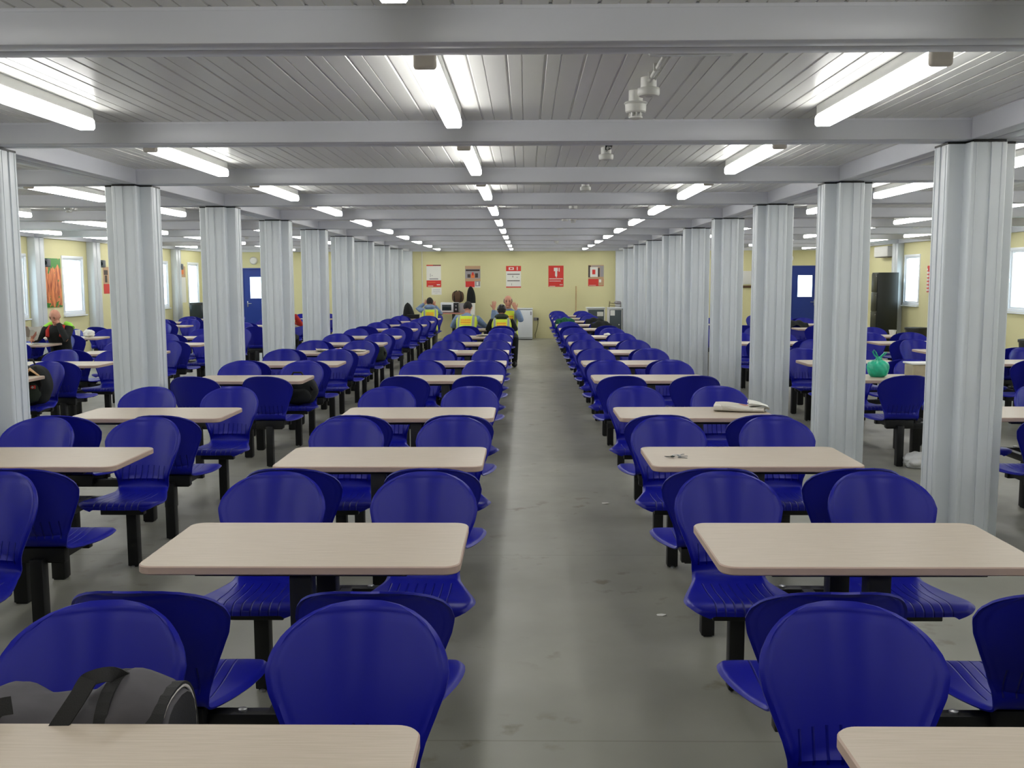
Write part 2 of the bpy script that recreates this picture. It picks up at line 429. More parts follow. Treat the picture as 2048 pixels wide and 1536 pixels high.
# beams: a pair of module edge beams across each bay, with the lap joint between them
bays = [(XL, COLX[0]), (COLX[0], COLX[1]), (COLX[1], XR)]
for k in range(K0, K1):
    y = BY(k)
    for i, (a, c) in enumerate(bays):
        b = MB(); b.box(a, c - .002, y, y + .098, ZB, ZC + .01, bev=.008); b.box(a, c - .002, y + .104, y + .202, ZB, ZC + .01, bev=.008)
        b.box(a, c - .002, y + .09, y + .11, ZB + .03, ZC)
        b.box(a + .02, c - .02, y - .002, y + .204, ZC - .012, ZC + .005)
        tag(b.build('beam', M['beam']), kind='structure')
for k in range(K0, K1):
    y = BY(k)
    for cx in COLX:
        b = MB(); b.box(cx - .118, cx - .004, y + .206, y + PITCH - .004, ZB, ZC + .01, bev=.006); b.box(cx + .004, cx + .118, y + .206, y + PITCH - .004, ZB, ZC + .01, bev=.006)
        b.box(cx - .01, cx + .01, y + .21, y + PITCH - .008, ZB + .03, ZC)
        tag(b.build('beam', M['beam']), kind='structure')
for (x0, x1) in ((XL, XL + .11), (XR - .11, XR)):
    b = MB(); b.box(x0, x1, YB, YF, ZB, ZC + .01); tag(b.build('trim_%d' % (1 if x0 < 0 else 2), M['beam']), kind='structure')

# corner post clusters, four folded posts back to back: a cross in plan
def column_mesh():
    a = .107; w = .205; r = .014
    # outline of a cross with small folds at each corner
    pts = []
    q = [(-a, -w), (-.012, -w), (-.012, -w + .008), (.012, -w + .008), (.012, -w), (a, -w), (a, -a), (w, -a), (w, -.012), (w - .008, -.012), (w - .008, .012), (w, .012), (w, a), (a, a), (a, w), (.012, w), (.012, w - .008), (-.012, w - .008), (-.012, w), (-a, w), (-a, a), (-w, a), (-w, .012), (-w + .008, .012), (-w + .008, -.012), (-w, -.012), (-w, -a), (-a, -a)]
    # add the fold lines: shallow steps along the inner flanks
    bm = bmesh.new()
    vb = [bm.verts.new((x, y, 0.0)) for x, y in q]; f = bm.faces.new(vb)
    ret = bmesh.ops.extrude_face_region(bm, geom=[f])
    for v in ret['geom']:
        if isinstance(v, bmesh.types.BMVert): v.co.z = ZB - .014
    big = [e for e in bm.edges if abs(e.verts[0].co.z - e.verts[1].co.z) > 1 and (round(abs(e.verts[0].co.x), 3) in (a, w) and round(abs(e.verts[0].co.y), 3) in (a, w)) and not (round(abs(e.verts[0].co.x), 3) == a and round(abs(e.verts[0].co.y), 3) == a)]
    bmesh.ops.bevel(bm, geom=big, offset=r, segments=4, profile=0.5, affect='EDGES')
    b = MB(); b.take(bm, 0, True)
    b.box(-w - .0, w, -a + .01, a - .01, ZB - .016, ZB - .002, mi=1); b.box(-a + .01, a - .01, -w, w, ZB - .016, ZB - .002, mi=1)  # black plates between column top and beam stand in for the shadow gap
    # folded-edge ridges on the front flats
    for sx in (-1, 1):
        for sy in (-1, 1):
            b.box(min(sx * (a - .035), sx * (a - .029)), max(sx * (a - .035), sx * (a - .029)), sy * w - .003, sy * w + .003, 0, ZB - .02)
            b.box(sx * w - .003, sx * w + .003, min(sy * (a - .035), sy * (a - .029)), max(sy * (a - .035), sy * (a - .029)), 0, ZB - .02)
    return b.mesh('column', [M['white_paint'], M['black']])
cm = column_mesh()
for k in range(0, K1):
    for cx in COLX:
        o = bpy.data.objects.new('column', cm); C.objects.link(o); o.location = (cx, BY(k) + .208, 0)
        tag(o, kind='structure')
# posts standing against the side walls at each module joint
for k in range(1, K1):
    for x, s in ((XL, 1), (XR, -1)):
        b = MB()
        xa, xb = sorted((x, x + .15 * s)); y = BY(k)
        b.box(xa, xb, y - .08, y + .098, 0, ZB, bev=.012); b.box(xa, xb, y + .104, y + .28, 0, ZB, bev=.012)
        tag(b.build('column', M['white_paint']), kind='structure')
for (x, y0) in ((COLX[0], YF - .02), (COLX[1], YF - .02)):
    b = MB(); b.box(x - .2, x + .2, y0 - .16, y0 + .02, 0, ZB, bev=.012); tag(b.build('column', M['white_paint']), kind='structure')
b = MB(); b.box(XL, XR, YF - .09, YF, ZB - .005, ZC); tag(b.build('trim_3', M['beam']), kind='structure')

# ------------------------------------------------------------------ fluorescent battens
def batten():
    e = empty('ceiling_light', (0, 0, 0))
    L = .78
    b = MB(); b.box(-.044, .044, -L + .03, L - .03, -.054, 0, bev=.005); b.build('light_tray', M['fixture'], e)
    # rounded prismatic diffuser, cross-section extruded along y
    b = MB(); prof = [(-.040, -.055), (-.045, -.068), (-.045, -.100), (-.036, -.112), (.036, -.112), (.045, -.100), (.045, -.068), (.040, -.055)]
    n = len(prof); vs = [(x, -L + .035, z) for x, z in prof] + [(x, L - .012, z) for x, z in prof]
    fs = [(i, (i + 1) % n, n + (i + 1) % n, n + i) for i in range(n)] + [tuple(range(n))[::-1], tuple(range(n, 2 * n))]
    b.add(vs, fs); b.build('diffuser', M['tube'], e)
    b = MB(); b.box(-.046, .046, -L, -L + .04, -.116, -.046, bev=.014, segs=3); b.box(-.036, .036, -L + .006, -L + .035, -.056, 0, bev=.006); b.build('end_cap', M['cap'], e)
    b = MB(); b.box(-.043, .043, L - .014, L, -.108, -.056, bev=.006); b.box(-.036, .036, L - .03, L - .002, -.06, 0, bev=.004); b.build('end_cap', M['fixture'], e)
    return e
proto = batten(); first = True
BAYN = {-1: 'carrot bay', 0: 'central hall', 1: 'locker bay'}
LINE = {(0, -1): 'carrot-side line', (0, 0): 'middle line', (0, 1): 'locker-side line', (-1, -1): 'window line', (-1, 0): 'middle line', (-1, 1): 'pillar line', (1, -1): 'pillar line', (1, 0): 'middle line', (1, 1): 'window line'}

for bay in (-1, 0, 1):
    for li, lx in ((-1, -2.45), (0, -.40), (1, 1.645)):
        for k in range(-1, 11):
            x = lx + bay * 6.155; y = BY(k) + 1.245
            if bay == -1 and li == -1: x += .1
            o = proto if first else copy_tree(proto); first = False
            o.location = (x, y, ZC)
            seen = k if k >= 1 else 0
            ln = LINE[bay, li]
            if k >= 1: lab = 'lit fluorescent batten, %s from the camera, %s of the %s' % (ORD[k - 1], ln, BAYN[bay])
            else: lab = 'lit white fluorescent batten %s the camera, %s of the %s' % ('just above' if k == 0 else 'behind', ln, BAYN[bay])
            tag(o, lab, 'ceiling light', 'fluorescent battens under the ceiling')

# ------------------------------------------------------------------ canteen seating units
def lerp_tab(t, tab):
    for (a, va), (b2, vb) in zip(tab, tab[1:]):
        if t <= b2:
            u = (t - a) / (b2 - a) if b2 > a else 0
            return va + (vb - va) * u
    return tab[-1][1]
def smooth_tab(t, tab):
    n = len(tab)
    for i in range(n - 1):
        if t <= tab[i + 1][0] or i == n - 2:
            x0, x1 = tab[i][0], tab[i + 1][0]; u = max(0, min(1, (t - x0) / (x1 - x0)))
            p0 = tab[max(i - 1, 0)]; p1 = tab[i]; p2 = tab[i + 1]; p3 = tab[min(i + 2, n - 1)]
            m1 = (p2[1] - p0[1]) / max(p2[0] - p0[0], 1e-6) * (x1 - x0); m2 = (p3[1] - p1[1]) / max(p3[0] - p1[0], 1e-6) * (x1 - x0)
            return (2*u**3 - 3*u**2 + 1)*p1[1] + (u**3 - 2*u**2 + u)*m1 + (-2*u**3 + 3*u**2)*p2[1] + (u**3 - u**2)*m2
def shell_mesh():
    # local: seat centre at origin, backrest towards +y, sitter faces -y. s runs from the front lip over the seat and up the back
    PY = [(0, -.218), (.05, -.212), (.12, -.17), (.30, .0), (.44, .13), (.50, .185), (.54, .203), (.60, .222), (.74, .272), (.88, .322), (.97, .352), (1, .360)]
    PZ = [(0, .392), (.05, .415), (.12, .432), (.30, .420), (.44, .424), (.50, .440), (.54, .465), (.60, .515), (.74, .640), (.88, .755), (.97, .823), (1, .845)]
    W = [(0, .150), (.02, .176), (.05, .202), (.09, .223), (.13, .235), (.17, .238), (.21, .234), (.27, .220), (.36, .193), (.46, .160), (.51, .153), (.56, .155), (.63, .172), (.70, .197), (.77, .220), (.83, .230), (.88, .222), (.925, .199), (.955, .170), (.978, .132), (.992, .092), (1, .04)]
    ns = 84; nu = 44
    ss = []
    for i in range(ns + 1):
        t = i / ns
        ss.append(t if t < .8 else .8 + .2 * math.sin((t - .8) / .2 * PI / 2))
    vs = []; fs = []
    for s in ss:
        y = smooth_tab(s, PY); z = smooth_tab(s, PZ); w = lerp_tab(s, W)
        for j in range(nu + 1):
            u = -1 + 2 * j / nu; u = math.sin(u * PI / 2) * .6 + u * .4
            x = w * u
            back = max(0, min(1, (s - .50) / .12)); back = back * back * (3 - 2 * back)
            yy = y - back * .122 * (x / .24) ** 2 * (1.0 if s < .9 else 1.0)
            zz = z + (1 - back) * (.004 * (x / .2) ** 2 - .010 * (abs(x) / .24) ** 5)
            yy -= .009 * math.exp(-((s - .572) / .011) ** 2) * max(0, 1 - (abs(u) / .97) ** 6)
            # rolled rim
            dx = w - abs(x); dtop = (1 - s) * .62; d = min(dx, dtop if back > .5 else 9)
            rim = max(0, 1 - d / .014)
            yy += back * rim * .010
            if back > .5: yy += .004 * max(0, 1 - abs(d - .022) / .008)
            if back < .5: zz -= max(0, 1 - min(dx, 9) / .02) ** 1.5 * .010
            vs.append((x, yy, zz))
    for i in range(ns):
        for j in range(nu):
            a = i * (nu + 1) + j; fs.append((a, a + 1, a + nu + 2, a + nu + 1))
    bm = bmesh.new(); bv = [bm.verts.new(v) for v in vs]
    for f in fs: bm.faces.new([bv[i] for i in f])
    bmesh.ops.recalc_face_normals(bm, faces=bm.faces[:])
    bmesh.ops.solidify(bm, geom=bm.faces[:], thickness=.007)
    b = MB(); b.take(bm, 0, True)
    return b.mesh('chair', [M['seat']])
SHELL = shell_mesh()

def rounded_slab(w, d, z0, z1, r, seg=7, ch=.004):
    b = MB(); out = []
    for cx, cy, a0 in ((w - r, d - r, 0), (-w + r, d - r, 90), (-w + r, -d + r, 180), (w - r, -d + r, 270)):
        for i in range(seg + 1):
            a = math.radians(a0 + 90 * i / seg); out.append((cx + r * math.cos(a), cy + r * math.sin(a), cx, cy))
    n = len(out); rings = [(z0, -ch), (z0 + ch, 0), (z1 - ch, 0), (z1, -ch)]
    vs = []
    for z, o in rings:
        for x, y, cx, cy in out:
            k = (r + o) / r; vs.append((cx + (x - cx) * k, cy + (y - cy) * k, z))
    side = []
    for j in range(3):
        for i in range(n): side.append((j * n + i, j * n + (i + 1) % n, (j + 1) * n + (i + 1) % n, (j + 1) * n + i))
    b.add(vs, side, 1, True); b.add(vs[3 * n:], [tuple(range(n))], 0); b.add(vs[:n], [tuple(range(n))[::-1]], 1)
    return b

TW, TD = .541, .295
def make_unit():
    e = empty('canteen_table', (0, 0, 0))
    rounded_slab(TW, TD, .712, .742, .055).build('tabletop', [M['laminate'], M['edge']], e)
    b = MB(); b.box(-.36, .36, -.235, -.195, .690, .712, bev=.003); b.box(-.36, .36, .195, .235, .690, .712, bev=.003); b.box(-.03, .03, -.235, .235, .694, .711)
    b.build('table_bracket', M['black'], e)
    for sy in (-1, 1):
        b = MB(); b.box(-.038, .038, sy * .205 - .038, sy * .205 + .038, .006, .70, bev=.006)
        b.box(-.03, .03, sy * .205 - .03, sy * .205 + .03, 0, .008)
        b.build('table_post', M['black'], e)
    b = MB(); b.box(-.025, .025, -.62, .62, .335, .385, bev=.004); b.build('crossbeam', M['black'], e)
    for sy in (-1, 1):
        b = MB(); b.box(-.43, .43, sy * .60 - .025, sy * .60 + .025, .335, .385, bev=.004)
        o = b.build('crossbeam', M['black'], e)
        for bx in (-.1, .1):
            b = MB(); b.lathe([(.0, 0), (.014, 0), (.014, .007), (.007, .010), (0, .010)], (bx, sy * .60, .385), 10)
            b.build('bolt', M['steel'], o)
    for sy in (-1, 1):
        for sx in (-1, 1):
            ch = bpy.data.objects.new('chair', SHELL); C.objects.link(ch); ch.parent = e
            ch.location = (sx * .325, sy * (TD + (.135 if sy > 0 else .20)), 0); ch.rotation_euler = (0, 0, 0 if sy > 0 else PI)
            b = MB(); b.box(-.125, .125, -.135, -.09, .345, .405, bev=.004); b.box(-.125, .125, .12, .165, .350, .418, bev=.004)
            b.box(-.11, -.08, -.10, .13, .36, .400); b.box(.08, .11, -.10, .13, .36, .400)
            b.build('seat_support', M['black'], ch)
            ly = .02 if sy > 0 else .17
            b = MB(); b.box(-.031, .031, ly - .031, ly + .031, .006, .37, bev=.005)
            b.box(-.02, .02, ly - .02, ly + .02, 0, .007)
            if sy > 0: b.box(-.025, .025, ly - .03, .165, .335, .37)
            b.build('chair_leg', M['black'], ch)
            b = MB(); b.lathe([(0, 0), (.012, 0), (.012, .008), (.006, .011), (0, .011)], (.0, ly - .036, .0), 8); b.build('foot_bolt', M['steel'], ch)
    return e

ROW = lambda r: 1.978 + 1.731 * r + .746 * (0 if r <= 3 else (1 if r <= 8 else 2))    # back edge of the tabletop
FILES = {
    'A': (-2.11 - TW, range(0, 13), 'pillar-side file on the freezer side'),
    'B': (-.221 - TW, range(0, 10), 'aisle-side file on the freezer side'),
    'C': (.644 + TW, range(0, 14), 'aisle-side file on the broomstick side'),
    'D': (-4.82 - TW, range(3, 13), 'pillar-side file of the carrot bay'),
    'E': (-7.13 - TW, range(6, 13), 'window-side file of the carrot bay'),
    'F': (3.15 + TW, range(2, 13), 'pillar-side file of the locker bay'),
    'G': (5.18 + TW, range(4, 12), 'window-side file of the locker bay'),
}
EXTRA = {('C', 2): 'keys lying on it, ', ('C', 3): 'newspaper lying on it, ', ('F', 4): 'green bag and tub on it, ', ('B', 9): 'two men seated at it, '}
proto = make_unit(); first = True; UNIT = {}
for fk, (cx, rs, desc) in FILES.items():
    for n, r in enumerate(rs):
        o = proto if first else copy_tree(proto); first = False
        o.location = (cx, ROW(r) - TD, 0); UNIT[fk, r] = o
        tag(o, 'blue four-seat canteen table, %s from the camera, %s' % (ORD[n], desc), 'canteen table', 'four-seat canteen tables with blue chairs')
for fk, rot, dx in (('C', -.09, -.07), ('B', .15, .03)):
    for ch in UNIT[fk, 0].children:
        if ch.name.startswith('chair') and fk == 'B' and ch.location.x > 0 and ch.location.y > 0: ch.location.x += .015
        if ch.name.startswith('chair') and ch.location.x < 0 and ch.location.y > 0:
            ch.rotation_euler = (0, 0, rot); ch.location.x += dx
def chair_xy(fk, r, sx, far):
    cx = FILES[fk][0]; cy = ROW(r) - TD
    return cx + sx * .325, cy + (TD + .135 if far else -TD - .20)

#REST-BEGIN
# ------------------------------------------------------------------ things on the ceiling
def base_socket():
    e = empty('detector_base', (0, 0, 0))
    MB().lathe([(0, 0), (.038, 0), (.038, -.045), (.036, -.05)], n=20).build('mounting_block', M['white_plastic'], e)
    MB().lathe([(.034, -.045), (.052, -.05), (.054, -.058), (.053, -.078), (.046, -.086), (.02, -.088), (.015, -.083), (0, -.083)], n=24).build('base_ring', M['white_plastic'], e)
    return e
def detector():
    e = empty('smoke_detector', (0, 0, 0))
    MB().lathe([(0, 0), (.036, 0), (.036, -.055), (.034, -.06)], n=20).build('mounting_block', M['white_plastic'], e)
    MB().lathe([(.03, -.055), (.056, -.058), (.060, -.064), (.054, -.070), (.052, -.104), (.046, -.110), (.02, -.112), (0, -.112)], n=24).build('detector_body', M['white_plastic'], e)
    b = MB()
    for k in range(8):
        a = 2 * PI * k / 8; b.box(.028, .034, -.004, .004, -.135, -.110, mtx=Matrix.Rotation(a, 4, 'Z'))
    b.lathe([(.036, -.130), (.034, -.137), (.02, -.142), (0, -.143)], n=20)
    b.build('sensing_cage', M['white_plastic'], e)
    return e
pb = base_socket(); pd = detector(); fb = fd = True
for k in range(1, 11):
    for bay, bx in ((0, .585), (-1, -5.6), (1, 6.72)):
        if bay and k < 3: continue
        o = pb if fb else copy_tree(pb); fb = False
        o.location = (bx, BY(k) + 1.24, ZC)
        tag(o, 'empty white detector base on the ceiling, %s from the camera in the %s' % (ORD[k - 1], BAYN[bay]), 'detector base', 'empty detector bases')
        c = MB(); c.tube([(0, -.02, -.022), (0, -.62, -.016)], .010); c.tube([(.03, -.02, -.012), (.03, -.62, -.012)], .005)
        for yy in (-.12, -.30): c.box(-.016, .016, yy - .01, yy + .01, -.03, 0)
        c.build('conduit', M['white_plastic'], o)
for n, (x, y, lab) in enumerate([(.56, BY(1) + 1.56, 'white smoke detector nearest the camera, just behind an empty base'), (.68, BY(5) + .72, 'small white smoke detector halfway along the central hall ceiling'), (-5.4, BY(4) + .7, 'white smoke detector in the carrot bay, nearer the camera'), (-5.4, BY(7) + .7, 'white smoke detector in the carrot bay, farther from the camera'), (.70, BY(8) + 1.6, 'tiny white smoke detector near the far end of the central hall')]):
    o = pd if fd else copy_tree(pd); fd = False
    o.location = (x, y, ZC); tag(o, lab, 'smoke detector', 'smoke detectors')
e = empty('emergency_light', (.652, BY(1) + .44, ZC)); tag(e, 'slim white emergency light with a green indicator behind the nearest beam', 'emergency light')
b = MB(); b.box(-.185, .185, -.045, .045, -.055, 0, bev=.006); b.build('light_housing', M['white_plastic'], e)
b = MB(); b.box(-.165, .165, -.036, .036, -.075, -.053, bev=.008); b.build('lens_cover', mat('clear_cover', srgb(206, 208, 206), .2), e)
b = MB(); b.ball((.078, -.044, -.045), (.006, .005, .009)); b.build('indicator', M['led'], e)

# ------------------------------------------------------------------ far wall
def poster(name, x0, x1, z0, z1, rects, label, wall='y', cat='poster', group=None):
    # rects: (u0,u1,v0,v1,matindex) with v measured from the bottom; all one sheet
    b = MB(); W_ = x1 - x0; H_ = z1 - z0
    mats = [M['paper'], M['red_print'], M['dark_print'], M['grey_print'], M['tan_print'], M['orange_print'], M['leafgreen']]
    b.box(-W_ / 2, W_ / 2, -.003, 0, 0, H_, mi=0)
    for i, (u0, u1, v0, v1, mi) in enumerate(rects):
        b.box(-W_ / 2 + u0 * W_, -W_ / 2 + u1 * W_, -.0034 - i * .0002, -.002, v0 * H_, v1 * H_, mi=mi)
    if wall == 'y': o = b.build(name, mats, None, ((x0 + x1) / 2, YF, z0))
    elif wall == 'l': o = b.build(name, mats, None, (XL, (x0 + x1) / 2, z0), (0, 0, PI / 2))
    else: o = b.build(name, mats, None, (XR, (x0 + x1) / 2, z0), (0, 0, -PI / 2))
    tag(o, label, cat, group); return o
G = 'posters on the far wall'
poster('poster', -2.86, -2.44, 1.49, 2.125, [(0, 1, 0, .30, 1), (0, 1, .95, 1, 1), (.45, 1, .965, 1, 2), (.2, .8, .34, .39, 3), (.25, .28, .45, .60, 3), (.35, .42, .50, .53, 3), (.1, .45, .03, .06, 0), (.70, .93, .08, .12, 0), (.1, .6, .2, .22, 5)], 'white poster with a red band along its foot, above the small notice', group=G)
poster('poster', -1.745, -1.305, 1.47, 2.09, [(0, 1, .86, 1, 4), (0, 1, .36, .86, 3), (.05, .95, .76, .84, 2), (0, 1, .28, .42, 4), (.15, .35, .46, .62, 2), (.65, .84, .46, .66, 2), (.38, .62, .44, .62, 5), (.44, .56, .56, .70, 1), (.02, .62, .02, .29, 1), (.66, .98, .06, .30, 3), (.74, .86, .10, .26, 0)], 'poster with a photograph of people and a red block, above the dark bags', group=G)
poster('poster', -.565, -.135, 1.465, 2.085, [(0, 1, .76, 1, 1), (.18, .52, .82, .94, 0), (.26, .44, .85, .91, 1), (.72, .78, .80, .96, 0), (.08, .92, .60, .635, 2), (.08, .92, .30, .335, 2), (.42, .48, .47, .55, 3), (.70, .78, .46, .49, 3), (.36, .39, .1, .2, 3), (0, 1, .0, .05, 1)], 'white poster with a red heading and two rows of small figures', group=G)
poster('poster', .655, 1.09, 1.485, 2.09, [(0, 1, 0, 1, 1), (.36, .62, .74, .90, 0), (.44, .58, .50, .78, 0), (.50, .55, .44, .55, 0), (.68, .74, .72, .90, 0), (.06, .95, .36, .395, 0), (.06, .82, .26, .285, 0), (.06, .45, .02, .04, 0), (.74, .95, .08, .11, 0)], 'all-red poster with a pale figure, beside the broomstick', group=G)
poster('poster', 1.80, 2.245, 1.50, 2.105, [(0, 1, .40, 1, 4), (.0, .16, .42, .98, 2), (.12, .62, .44, .90, 0), (.26, .46, .56, .78, 1), (.62, .74, .44, .86, 2), (.76, 1, .44, .96, 3), (.2, .8, .92, .97, 3), (0, 1, .0, .38, 1), (0, 1, .34, .40, 4), (.66, .98, .02, .34, 4), (.70, .84, .18, .32, 0), (.05, .5, .03, .05, 0)], 'poster with a pale card and a red foot, nearest the grey cabinets', group=G)
poster('notice', -2.72, -2.43, 1.265, 1.465, [(.15, .85, .72, .76, 3), (.15, .8, .55, .58, 3), (.15, .85, .40, .43, 3), (.3, .6, .22, .25, 3)], 'small white notice sheet pinned below a poster', cat='notice')
e = empty('noticeboard', (6.45, YF, 1.44)); tag(e, 'white sheets over a dark strip, beside the blue door with a white pane', 'noticeboard')
b = MB(); b.box(-.32, .32, -.012, 0, .10, .48, bev=.003); b.build('board_panel', M['white_plastic'], e)
b = MB(); b.box(-.30, .30, -.045, 0, 0, .07, bev=.004); b.build('pen_tray', M['brown'], e)
b = MB(); b.tube([(-2.985, YF - .012, .02), (-2.985, YF - .012, ZB + .02)], .011); b.build('conduit', M['white_plastic']); tag(bpy.data.objects['conduit.010'] if False else C.objects[-1], 'white conduit running up the cream wall beside the small notice', 'conduit')
# broomstick leaning on the wall
b = MB(); b.tube([(1.43, YF - .30, .06), (1.452, YF - .024, 1.50)], .016, 10); o = b.build('broom', M['wood']); tag(o, 'pale wooden broomstick leaning on the wall under the red poster', 'broom')
b = MB(); b.box(1.27, 1.59, YF - .345, YF - .28, .045, .085, bev=.008); b.build('broom_head', M['wood'], o)
b = MB(); b.box(1.28, 1.58, YF - .34, YF - .285, 0, .05); b.build('bristles', M['bin'], o)
# freezer
e = empty('freezer', (-.06, 27.72, 0)); tag(e, 'white waist-high freezer against the cream wall at the end of the aisle', 'freezer')
b = MB(); b.box(-.25, .25, -.26, .30, .02, .86, bev=.01); b.build('cabinet_body', M['freezer'], e)
b = MB(); b.box(-.255, .255, -.31, -.265, .07, .84, bev=.012); d = b.build('door', M['freezer'], e)
b = MB(); b.box(.19, .225, -.325, -.308, .70, .80, bev=.004); b.build('handle', M['grey_print'], d)
b = MB(); b.box(-.26, .26, -.31, .30, .86, .89, bev=.006); b.build('worktop', M['freezer'], e)
b = MB(); b.box(-.24, .24, -.25, .2, 0, .05); b.build('plinth', M['bin'], e)
# socket with hanging lead
e = empty('wall_socket', (.30, YF, .56)); tag(e, 'grey wall socket with a dark plug, beside the freezer', 'socket')
b = MB(); b.box(-.07, .07, -.035, 0, -.045, .045, bev=.006); b.build('socket_plate', M['grey_print'], e)
b = MB(); b.box(.03, .07, -.075, -.03, -.03, .03, bev=.006); pl = b.build('plug', M['black'], e)
b = MB(); b.tube([(.05, -.06, -.03), (.055, -.06, -.12), (.02, -.05, -.3), (-.03, -.05, -.45), (-.02, -.05, -.54)], .007); b.build('lead', M['black'], pl)
# table with microwave, boxes and bags
e = empty('side_table', (-2.05, 27.66, 0)); tag(e, 'small table with a pink-brown top and dark leg, under the microwave', 'table')
rounded_slab(.44, .30, .735, .762, .02).build('tabletop', M['pinkwood'], e); e.children[0].data.materials.append(M['pinkwood'])
b = MB(); b.box(-.03, .03, -.22, -.16, .03, .735, bev=.004); b.box(-.03, .03, .16, .22, .03, .735, bev=.004); b.box(-.02, .02, -.18, .18, .66, .70); b.build('leg', M['black'], e)
b = MB(); b.box(-.22, .22, -.24, -.14, 0, .035, bev=.006); b.box(-.22, .22, .14, .24, 0, .035, bev=.006); b.build('foot', M['black'], e)
e = empty('microwave', (-2.15, 27.66, .762)); tag(e, 'white microwave with a dark window and black control panel', 'microwave')
b = MB(); b.box(-.26, .26, -.18, .2, .012, .295, bev=.008); b.build('oven_body', M['freezer'], e)
b = MB(); b.box(-.255, .10, -.20, -.182, .02, .285, bev=.006); d = b.build('door', M['freezer'], e)
b = MB(); b.box(-.215, .05, -.206, -.198, .07, .235, bev=.003); b.build('door_window', M['darkglass'], d)
b = MB(); b.box(.11, .255, -.20, -.182, .02, .285, bev=.004); p = b.build('control_panel', M['black'], e)
b = MB(); b.lathe([(0, 0), (.026, 0), (.022, -.018), (0, -.018)], (.18, -.20, .10), 14, axis='y'); b.lathe([(0, 0), (.02, 0), (.018, -.014), (0, -.014)], (.18, -.20, .20), 14, axis='y'); b.build('knob', M['grey_print'], p)
b = MB()
for sx in (-.2, .2):
    for sy in (-.13, .15): b.box(sx - .015, sx + .015, sy - .015, sy + .015, 0, .014)
b.build('foot', M['black'], e)
def carton(x, y, z, w_, d_, h_, mats, label, cat='box'):
    b = MB(); b.box(-w_/2, w_/2, -d_/2, d_/2, 0, h_, bev=.003); b.box(-w_/2 - .003, w_/2 + .003, -d_/2 - .003, d_/2 + .003, h_ * .78, h_ + .004, mi=0)
    o = b.build('box', mats, None, (x, y, z)); tag(o, label, cat); return o
carton(-1.80, 27.62, .762, .14, .2, .27, [M['grey_print']], 'greyish pink carton standing against the side of the microwave')
carton(-1.525, 27.70, .0, .15, .22, 1.03, [M['paper']], 'tall white carton standing past the end of the microwave table')
# rucksack and jacket heap on top
e = empty('rucksack', (-1.93, 27.70, 1.057)); tag(e, 'brown rucksack with black edges on the microwave table', 'bag')
b = MB(); b.ball((0, 0, .155), (.17, .11, .165), fn=lambda d: 1 / max(.2, (abs(d.x)**3.5 + abs(d.y)**3 + abs(d.z)**3.5) ** (1/3.5))**.8); b.build('bag_body', M['brown'], e)
b = MB(); b.tube([(-.09, -.10, .02), (-.10, -.128, .15), (-.09, -.09, .30), (-.03, 0, .325)], .014, 8); b.tube([(.09, -.10, .02), (.10, -.128, .15), (.09, -.09, .30), (.03, 0, .325)], .014, 8); b.build('strap', M['webbing'], e)
def hooded(name, loc, rz, w_, d_, h_, label, m=None, hem=0.0):
    # coat hung over a chair: folds down the sides, pointed hood on top
    n = 28; rings = 16; vs = []; fs = []
    for j in range(rings + 1):
        t = j / rings; z = hem + t * (h_ - hem)
        k = (1 - t ** 2.6) ** .55 if t < 1 else 0.02
        k = max(k, .03)
        for i in range(n):
            a = 2 * PI * i / n
            fold = 1 + .07 * math.sin(5 * a + 2 * t) * (1 - t) + .03 * math.sin(9 * a)
            sh = .035 * math.sin(3 * t + 1)
            vs.append((w_ * k * fold * math.cos(a) + sh * .4, d_ * k * fold * math.sin(a) + sh, z))
    for j in range(rings):
        for i in range(n): fs.append((j*n+i, j*n+(i+1) % n, (j+1)*n+(i+1) % n, (j+1)*n+i))
    fs.append(tuple(range(n))[::-1]); fs.append(tuple(rings*n+i for i in range(n)))
    b = MB(); b.add(vs, fs, 0, True)
    o = b.build(name, m or M['blackcloth'], None, loc, (0, 0, rz))
    b = MB(); b.tube([(-w_*.25, -d_*.92, hem + .05), (-w_*.1, -d_*.98, h_*.5), (0, -d_*.62, h_*.85)], .012, 6); b.build('front_seam', m or M['blackcloth'], o)
    tag(o, label, 'jacket'); return o
o = hooded('jacket', (-1.56, 27.70, 1.035), .2, .125, .10, .48, 'dark pointed hooded jacket standing on the tall white carton')
# grey cabinets beyond the pillars at the end
def cabinet(x0, x1, y0, z1, label, papers):
    cx = (x0 + x1) / 2; e = empty('cabinet', (cx, y0, 0)); tag(e, label, 'cabinet', 'grey-doored cabinets')
    h = (x1 - x0) / 2
    b = MB(); b.box(-h, h, 0, .5, .0, z1 - .03, bev=.004); b.build('cabinet_body', M['white_plastic'], e)
    b = MB(); b.box(-h - .01, h + .01, -.03, .51, z1 - .03, z1, bev=.005); b.build('worktop', M['freezer'], e)
    b = MB(); b.box(-h + .03, h - .03, -.02, -.001, .06, z1 - .06, bev=.003); d = b.build('door', M['slate'], e)
    b = MB(); b.ball((papers[4] if len(papers) > 4 else .12, -.032, .5), (.018, .014, .018)); b.build('knob', M['white_plastic'], d)
    b = MB(); u0, u1, v0, v1 = papers[:4]; b.box(u0, u1, -.023, -.019, v0, v1); b.box(u0 - .02, u0 + .06, -.025, -.020, v0 + .03, v1 - .01, mtx=Matrix.Rotation(.03, 4, 'Y')); b.build('paper_sheet', M['paper'], d)
    return e
cabinet(1.70, 2.20, 27.0, .92, 'grey-doored cabinet with a sheet taped on, nearer the broomstick', (.03, .20, .68, .80, -.16))
cabinet(2.19, 2.56, 25.75, .95, 'taller grey-doored cabinet with a wire rack on top, beside the pillars', (-.14, -.02, .74, .88, .09))
e = empty('wire_rack', (2.39, 25.95, .95)); tag(e, 'wire rack holding a crumpled grey cloth, on the taller cabinet', 'rack')
b = MB()
